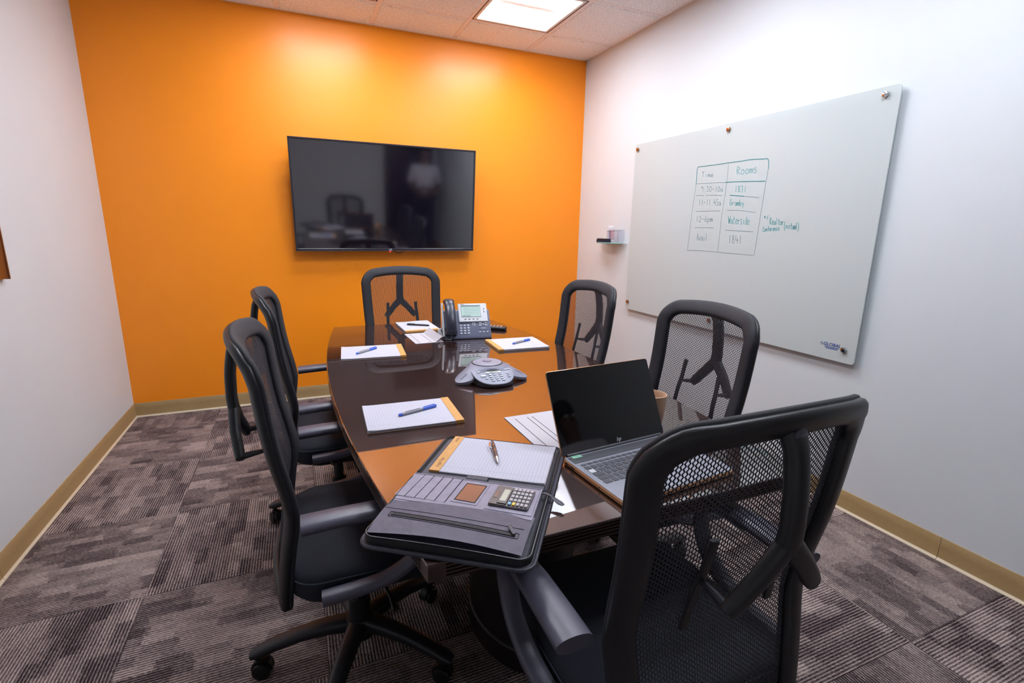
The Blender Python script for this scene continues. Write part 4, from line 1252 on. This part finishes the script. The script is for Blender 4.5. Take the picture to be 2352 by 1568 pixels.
for r_ in range(6):
    x = 0.016 + 0.0
    y = ky0 - r_ * 0.0187 + (0.004 if r_ else 0)
    ws = {0: [0.0185] * 17, 1: [0.0185] * 13 + [0.034, 0.0185, 0.0185], 2: [0.028] + [0.0185] * 12 + [0.0245, 0.0185], 3: [0.033] + [0.0185] * 11 + [0.038, 0.0185], 4: [0.043] + [0.0185] * 10 + [0.045, 0.0185], 5: [0.0245, 0.0195, 0.0195, 0.0195, 0.098, 0.0195, 0.0195, 0.0185, 0.0185, 0.0185]}[r_]
    for i, kw in enumerate(ws):
        if x + kw > LW - 0.012:
            break
        hh = 0.009 if r_ == 0 else 0.0158
        kk_ = (round(kw, 4), hh)
        if kk_ not in kmesh:
            kmesh[kk_] = part('key', G().prism(rrect(kw - 0.003, hh, 0.0015, 2), 0, 0.0012, 0.0003), 'laptop_key', dk)
            kx = kmesh[kk_]
        else:
            kx = inst(kmesh[kk_], dk)
        kx.location = (x + kw / 2, y - hh / 2, 0.0165)
        x += kw + 0.0004
wk = part('key', G().prism(rrect(0.0165, 0.0158, 0.0015, 2), 0, 0.0013, 0.0003), 'phone_silver', dk, loc=(0.016 + 0.0092, ky0 - 2 * 0.0187 + 0.004 - 0.0079, 0.0166))
wk['label'] = 'bright silver key at the left'
part('touchpad', G().prism(rrect(0.115, 0.062, 0.003, 3), 0, 0.0004), 'laptop_key', dk, loc=(0.185, -0.208, 0.0163))
part('touchpad_face', G().prism(rrect(0.113, 0.060, 0.003, 3), 0, 0.0006), 'laptop_grey', dk, loc=(0.185, -0.208, 0.0163))
lid = part('lid', G().prism(rrect(LW, 0.228, 0.008, 4, 0, 0.114), -0.0045, 0.0, 0.001), 'laptop_copper', lp, loc=(LW / 2, 0.002, 0.0165), rot=(R(90 + 0), 0, 0))
lid.rotation_euler = (R(90 - 25.0), 0, 0)
part('screen', G().prism(rrect(LW - 0.003, 0.2265, 0.007, 4, 0, 0.1138), 0.0001, 0.0009, 0.0002), 'laptop_black', lid)
part('lid_back', G().prism(rrect(LW - 0.002, 0.226, 0.008, 4, 0, 0.114), -0.0052, -0.0044, 0.0002), 'laptop_key', lid)
part('logo', text_mesh('hp', 0.016, shear=0.35), 'phone_silver', lid, smooth=0, loc=(0.012, 0.014, 0.0011))
part('edge_port', G().box((-0.0003, -0.045, 0.0085), (0.0012, 0.016, 0.005), 0.0002, 1), 'phone_dark', lp)
part('edge_port', G().box((-0.0003, -0.018, 0.0085), (0.0012, 0.008, 0.004), 0.0002, 1), 'phone_dark', lp)
part('jack', G().cyl((-0.0002, -0.155, 0.0085), 0.0022, 0.001, 'x', 10), 'phone_dark', lp)

# ------------------------------------------------------------------ mug
mg = thing('mug', 'beige ceramic mug behind the right edge of the laptop screen', 'mug', (1.004, 1.195, TZ), 0)
part('cup', G().lathe([(0.026, 0.0), (0.031, 0.001), (0.034, 0.006), (0.0395, 0.05), (0.0425, 0.094), (0.0428, 0.0975), (0.0412, 0.0985), (0.0395, 0.097), (0.0365, 0.05), (0.030, 0.010), (0.012, 0.007)], n=40), 'mug_clay', mg, smooth=50)
part('handle', G().tube(smooth_path([(-0.026, 0.030, 0.080), (-0.040, 0.046, 0.084), (-0.052, 0.058, 0.066), (-0.048, 0.054, 0.038), (-0.025, 0.030, 0.022)]), 0.0055, n=10), 'mug_clay', mg)

# ------------------------------------------------------------------ open zipped portfolio
PZ = TZ + 0.0006
pa = -math.atan2(0.578, 0.816)
pf_ = thing('portfolio', 'open black leather zip portfolio overhanging the near table corner', 'portfolio', (0.3725, 1.0515, PZ), pa)
cu, cv = 0.016, -0.055
CW, CD = 0.340, 0.518
def bump_v(x, y):
    return 0.0
cov = rrect(CW, CD, 0.028, 8, cu, cv)
part('cover', G().prism(cov, 0.0, 0.007, 0.003), 'leather', pf_, smooth=50)
# upright zip gussets around both halves; lower half stands higher
def gus(x, y):
    lo = max(0.0, min(1.0, (-0.02 - y) / 0.05))
    h = 0.012 + 0.008 * lo
    if y < -0.27:
        h += 0.004 * math.cos((x - 0.0) * 9)
    return h
rim = rrect(CW - 0.010, CD - 0.010, 0.026, 8, cu, cv)
dense = []
for i in range(len(rim)):
    a, b = Vector(rim[i]), Vector(rim[(i + 1) % len(rim)])
    k = max(1, int((b - a).length / 0.02))
    for q in range(k):
        dense.append(a + (b - a) * q / k)
din = inset([(p.x, p.y) for p in dense], 0.010)
part('zip_gusset', G().loft([[(p.x, p.y, 0.005) for p in dense], [(p.x, p.y, gus(p.x, p.y)) for p in dense], [(x, y, gus(x, y) + 0.001) for x, y in inset([(p.x, p.y) for p in dense], 0.0025)], [(x, y, 0.006) for x, y in din]], False, False), 'zip_tape', pf_, smooth=50)
part('zip_teeth', G().tube([(x, y, gus(x, y) + 0.0012) for x, y in inset([(p.x, p.y) for p in dense], 0.0018)], 0.0013, n=6, closed=True), 'pen_dark', pf_)
part('piping', G().tube([(p.x, p.y, 0.0045) for p in [Vector(q) for q in rrect(CW, CD, 0.028, 8, cu, cv)]], 0.0042, n=8, closed=True), 'leather', pf_)
# lower half: bulging panel with zip pocket
def lowz(x, y):
    t = (-0.165 - y) / 0.13
    return 0.019 + 0.004 * math.sin(math.pi * max(0, min(1, t))) + 0.003 * math.sin(math.pi * (x + 0.15) / 0.31)
def lo_f(u, v):
    y = -0.165 - v * (0.127 - 0.010 * math.sin(math.pi * u))
    x = -0.150 + 0.004 * v + u * (0.316 - 0.008 * v)
    return (x, y, lowz(x, y))
g = G()
g.surf(lo_f, 30, 12)
bmesh.ops.solidify(g.bm, geom=g.bm.faces[:], thickness=0.0025)
lowp = part('pocket_panel', g, 'leather_panel', pf_)
def on_low(x, y, d=0.0012):
    return (x, y, lowz(x, y) + d)
part('zip_slot', G().tube([on_low(-0.122 + 0.262 * i / 20, -0.228 - 0.014 * i / 20, 0.0008) for i in range(21)], 0.0042, 0.0010, n=10, p=3), 'zip_tape', lowp)
loop_ = [(-0.127, -0.220), (0.146, -0.2345), (0.146, -0.2505), (-0.127, -0.236)]
part('slot_stitch', G().tube([on_low(*p, 0.0005) for i in range(4) for p in [tuple(Vector(loop_[i]).lerp(Vector(loop_[(i + 1) % 4]), q / 10)) for q in range(10)]], 0.0006, n=5, closed=True), 'stitch', lowp)
part('stitch_line', G().tube([on_low(-0.147 + 0.30 * i / 20, -0.206 - 0.012 * i / 20, 0.0004) for i in range(21)], 0.0005, n=5), 'stitch', lowp)
part('zip_pull', G().tube([on_low(0.138, -0.243, 0.004), on_low(0.132, -0.234, 0.006), on_low(0.124, -0.220, 0.005)], 0.0042, 0.0014, n=10, scale=[0.7, 1, 1.1], p=3), 'dark_steel', lowp)
part('corner_tab', G().tube([(-0.145, -0.292, 0.013), (-0.128, -0.294, 0.013), (-0.114, -0.2955, 0.0125)], 0.004, 0.0018, n=8), 'leather', pf_)
part('corner_tab', G().tube([(0.120, -0.2975, 0.013), (0.135, -0.297, 0.013), (0.150, -0.2955, 0.0125)], 0.004, 0.0018, n=8), 'leather', pf_)
# middle panel: card slots, clear window, calculator sleeve
MZ = 0.0205
mid = part('organiser_panel', G().prism([(-0.150, -0.172), (0.162, -0.186), (0.164, -0.050), (-0.148, -0.044)], 0.009, MZ, 0.0012), 'leather_panel', pf_)
for k in range(5):
    x0 = -0.122 + k * 0.0235
    part('card_slot', G().prism([(x0 - 0.007 - 0.0232, -0.152 - k * 0.0008), (x0 - 0.007, -0.1535 - k * 0.0008), (x0 + 0.002, -0.052), (x0 - 0.0215, -0.052)], MZ - 0.0006, MZ + 0.0012 - 0.0002 * k, 0.0004), 'leather_panel', mid)
    part('slot_stitch', G().tube([(x0 - 0.006, -0.153 - k * 0.0008, MZ + 0.0011), (x0 + 0.0025, -0.051, MZ + 0.0011)], 0.0008, n=5), 'stitch', mid)
wq = [(-0.017, -0.141), (0.030, -0.1445), (0.037, -0.070), (-0.010, -0.068)]
part('window_frame', G().prism([(-0.024, -0.149), (0.037, -0.153), (0.044, -0.061), (-0.016, -0.059)], MZ - 0.0004, MZ + 0.0010, 0.0003), 'leather_panel', mid)
part('window_rim', G().tube([(x, y, MZ + 0.0012) for x, y in wq], 0.0011, n=6, closed=True), 'stitch', mid)
part('clear_window', G().prism(wq, MZ + 0.0004, MZ + 0.0013), 'window_reflection', mid)
part('sleeve', G().prism([(0.055, -0.160), (0.158, -0.166), (0.160, -0.060), (0.058, -0.057)], MZ - 0.0004, MZ + 0.0012, 0.0004), 'leather_panel', mid)
part('panel_stitch', G().tube([(-0.146, -0.049, MZ + 0.0002), (0.160, -0.0545, MZ + 0.0002)], 0.0006, n=5), 'stitch', mid)
part('panel_stitch', G().tube([(-0.148, -0.166, MZ + 0.0002), (0.160, -0.180, MZ + 0.0002)], 0.0006, n=5), 'stitch', mid)
part('edge_stitch', G().tube([(x, y, 0.0072) for x, y in rrect(CW - 0.032, CD - 0.032, 0.018, 6, cu, cv)], 0.0007, n=5, closed=True), 'stitch', pf_)
part('inner_lining', G().prism(rrect(0.312, 0.236, 0.012, 4, 0.014, 0.080), 0.0068, 0.0085, 0.0005), 'leather', pf_)
part('pad_sleeve', G().prism([(-0.135, -0.040), (0.166, -0.046), (0.166, -0.024), (-0.135, -0.020)], 0.009, 0.0150, 0.002), 'leather', pf_)
part('pen_loop', G().tube([(-0.020, -0.036, 0.017), (0.031, -0.0375, 0.017)], 0.0095, 0.0055, n=14, p=2.6), 'leather', pf_)
part('zip_slider', G().tube([(0.166, -0.064, 0.019), (0.176, -0.069, 0.021), (0.186, -0.074, 0.020), (0.192, -0.077, 0.017)], 0.0040, 0.0018, n=10), 'dark_steel', pf_)
part('zip_tab', G().tube([(0.188, -0.075, 0.019), (0.196, -0.080, 0.016), (0.208, -0.088, 0.0135), (0.216, -0.094, 0.013)], 0.0078, 0.0016, n=12, scale=[0.5, 0.8, 1.0, 0.6], p=2.4), 'leather', pf_)

# helper: a point in portfolio space to world
def fol(u, v, z=0.0):
    c_, s_ = math.cos(pa), math.sin(pa)
    return (0.3725 + u * c_ - v * s_, 1.0515 + u * s_ + v * c_, PZ + z)
# pad tucked into the portfolio
x, y, z = fol(0.0215, 0.080, 0.0086)
fpad = pad('ruled legal pad with tan header tucked inside the open portfolio', x, y, 0.287, 0.206, math.degrees(pa), -1, z=z)
o = part('header_print', text_mesh('Legal Pad', 0.013, 0.0001, 0.2), 'ink_brown', fpad, smooth=0, loc=(-0.1305, -0.060, 0.01195), rot=(0, 0, R(90)))
o = part('header_print', text_mesh('NOTES', 0.008, 0.0001), 'ink_brown', fpad, smooth=0, loc=(-0.1305, 0.080, 0.01195), rot=(0, 0, R(90)))
# click pen
x, y, z = fol(0.012, 0.106, 0.0198)
pn = thing('click_pen', 'brown and silver click pen lying on the pad in the portfolio', 'pen', (x, y, z + 0.0056), pa + R(111), 'pens lying on pads')
def rings(pr, n=16):
    return [[(a, r * math.cos(t), r * math.sin(t)) for t in [2 * math.pi * i / n for i in range(n)]] for a, r in pr]
part('barrel', G().loft(rings(((-0.040, 0.0056), (-0.02, 0.0058), (0.045, 0.0055)))), 'pen_brown', pn)
part('tip', G().loft(rings(((-0.070, 0.0008), (-0.066, 0.0015), (-0.050, 0.0045), (-0.040, 0.0055)))), 'chrome', pn)
part('ring', G().loft(rings(((-0.004, 0.0061), (0.002, 0.0061)))), 'chrome', pn)
part('ring', G().loft(rings(((0.026, 0.006), (0.031, 0.006)))), 'chrome', pn)
part('plunger', G().loft(rings(((0.045, 0.0050), (0.054, 0.0046), (0.056, 0.003), (0.066, 0.0028), (0.067, 0.002)))), 'pen_brown', pn)
part('clip', G().tube(smooth_path([(0.048, 0.003, 0.003), (0.048, 0.007, 0.004), (0.040, 0.0105, 0.0045), (0.020, 0.0105, 0.0045), (0.010, 0.0075, 0.0035)]), 0.0018, 0.0011, n=8), 'chrome', pn)
# calculator in its sleeve
x, y, z = fol(0.1055, -0.1095, MZ + 0.0014)
ca = thing('calculator', 'small grey calculator with yellow key in the portfolio sleeve', 'calculator', (x, y, z), pa + R(-3))
part('body', G().prism(rrect(0.088, 0.080, 0.004, 4), 0, 0.0045, 0.0012), 'calc_body', ca)
part('top_plate', G().prism(rrect(0.037, 0.078, 0.003, 3, -0.0245, 0), 0.0044, 0.0056, 0.0004), 'calc_dark', ca)
part('solar_cell', G().box((-0.0345, -0.001, 0.0059), (0.009, 0.027, 0.0008)), 'solar_brown', ca)
part('display_bezel', G().box((-0.0155, -0.002, 0.0062), (0.021, 0.066, 0.0022), 0.0006, 1), 'calc_dark', ca)
part('display', G().box((-0.0155, -0.002, 0.0075), (0.0135, 0.048, 0.0006)), 'calc_lcd', ca)
for r_ in range(5):
    for c_ in range(5):
        if c_ == 4 and r_ == 4:
            continue
        m = 'calc_key'
        kx, ky_ = 0.0015 + c_ * 0.0092, -0.031 + r_ * 0.0145
        kx, ky_ = 0.002 + c_ * 0.0090, -0.030 + r_ * 0.0148
        nm = 'calc_key'
        if r_ == 0 and c_ == 1:
            nm = 'key_yellow'
        if r_ == 0 and c_ == 0:
            nm = 'key_blue'
        wd = 0.0105 if not (r_ == 4 and c_ == 3) else 0.0105
        part('key', G().prism(rrect(0.0068, 0.0108, 0.001, 2), 0.0044, 0.0078, 0.0006), nm, ca, loc=(kx, ky_, 0))
part('key', G().prism(rrect(0.0068, 0.0108, 0.001, 2), 0.0044, 0.0078, 0.0006), 'calc_key', ca, loc=(0.002 + 4 * 0.009, -0.030 + 4 * 0.0148, 0))

# ------------------------------------------------------------------ standing person, seen mirrored in the television
def person():
    o = thing('person', 'person in white shirt and dark trousers mirrored in the television screen', 'person', (2.04, -0.62, 0), R(10))
    def skin(name, verts, edges, radii, m, sub=2, root=0, parent=o):
        me = bpy.data.meshes.new(name + '_skeleton')
        me.from_pydata(verts, edges, [])
        t = bpy.data.objects.new(name + '_skeleton', me)
        COL.objects.link(t)
        md = t.modifiers.new('skin', 'SKIN')
        sv = me.skin_vertices[0].data
        for v, r in zip(sv, radii):
            v.radius = r if isinstance(r, tuple) else (r, r)
        sv[root].use_root = True
        sb = t.modifiers.new('sub', 'SUBSURF')
        sb.levels = sb.render_levels = sub
        bpy.context.view_layer.update()
        out = bpy.data.meshes.new_from_object(t.evaluated_get(bpy.context.evaluated_depsgraph_get()))
        bpy.data.objects.remove(t)
        out.materials.clear()
        return part(name, out, m, parent, smooth=80)
    # body: pelvis, chest, neck, head, both legs and arms in one skin
    V = [(0, 0, 0.96), (0, 0.01, 1.14), (0, 0.0, 1.34), (0, -0.005, 1.45), (0, 0.005, 1.53), (0, 0.012, 1.62), (0, 0.01, 1.70),
         (0.09, 0, 0.90), (0.105, 0.01, 0.50), (0.11, -0.01, 0.09), (0.12, 0.10, 0.04),
         (-0.09, 0, 0.90), (-0.105, 0.01, 0.50), (-0.11, -0.01, 0.09), (-0.12, 0.10, 0.04),
         (0.18, 0, 1.40), (0.235, 0.0, 1.14), (0.15, 0.20, 1.08), (0.06, 0.27, 1.12),
         (-0.18, 0, 1.40), (-0.235, 0.0, 1.14), (-0.15, 0.20, 1.08), (-0.06, 0.27, 1.12)]
    E = [(0, 1), (1, 2), (2, 3), (3, 4), (4, 5), (5, 6), (0, 7), (7, 8), (8, 9), (9, 10), (0, 11), (11, 12), (12, 13), (13, 14), (2, 15), (15, 16), (16, 17), (17, 18), (2, 19), (19, 20), (20, 21), (21, 22)]
    r = [(0.15, 0.11), (0.145, 0.10), (0.16, 0.11), (0.06, 0.06), (0.062, 0.07), (0.078, 0.095), (0.06, 0.075),
         0.085, 0.06, 0.042, 0.035, 0.085, 0.06, 0.042, 0.035, 0.06, 0.045, 0.035, 0.028, 0.06, 0.045, 0.035, 0.028]
    b = skin('body', V, E, r, 'skin')
    k = lambda idx: [V[i] for i in idx]
    skin('shirt', k([0, 1, 2, 3, 15, 16, 19, 20]), [(0, 1), (1, 2), (2, 3), (2, 4), (4, 5), (2, 6), (6, 7)], [(0.165, 0.125), (0.16, 0.115), (0.175, 0.125), (0.066, 0.066), 0.072, 0.062, 0.072, 0.062], 'shirt_white')
    skin('trousers', k([0, 7, 8, 9, 11, 12, 13]), [(0, 1), (1, 2), (2, 3), (0, 4), (4, 5), (5, 6)], [(0.16, 0.12), 0.098, 0.074, 0.06, 0.098, 0.074, 0.06], 'trousers_navy')
    for s_ in (-1, 1):
        part('shoe', G().tube(smooth_path([(0.115 * s_, -0.06, 0.045), (0.115 * s_, 0.0, 0.05), (0.12 * s_, 0.10, 0.038), (0.122 * s_, 0.19, 0.03)]), 0.045, 0.03, n=14, p=2.6), 'hair_black', o)
        for q in range(5):
            part('finger' if q < 4 else 'thumb', G().tube(smooth_path([(s_ * (0.055 - 0.004 * q), 0.275, 1.115 + 0.018 * q - 0.03), (s_ * 0.03, 0.30, 1.11 + 0.018 * q - 0.03), (s_ * 0.012, 0.295, 1.105 + 0.018 * q - 0.03)]), 0.0085, n=8), 'skin', b)
    part('hair', G().loft([[(0.088 * f * math.cos(a), 0.0 + 0.102 * f * math.sin(a), z + 0.02 * max(0, math.sin(a))) for a in [2 * math.pi * i / 24 for i in range(24)]] for z, f in ((1.66, 1.0), (1.72, 1.02), (1.765, 0.85), (1.79, 0.45), (1.795, 0.1))]), 'hair_black', o)
    for s_ in (-1, 1):
        part('ear', G().tube([(0.083 * s_, 0.0, 1.60), (0.09 * s_, -0.005, 1.63), (0.085 * s_, -0.005, 1.655)], 0.012, 0.02, n=8, scale=[0.6, 1, 0.7]), 'skin', b)
        part('eye', G().lathe([(0.002, -0.012), (0.010, -0.006), (0.012, 0.0), (0.010, 0.006), (0.002, 0.012)], (0.032 * s_, 0.098, 1.645), n=12), 'sticker_white', b)
    part('nose', G().tube([(0, 0.102, 1.645), (0, 0.118, 1.61), (0, 0.108, 1.60)], 0.014, 0.012, n=10, scale=[0.6, 1, 0.6]), 'skin', b)
    part('mouth', G().tube([(-0.024, 0.096, 1.568), (0, 0.103, 1.566), (0.024, 0.096, 1.568)], 0.005, n=8), 'marker_maroon', b)
person()
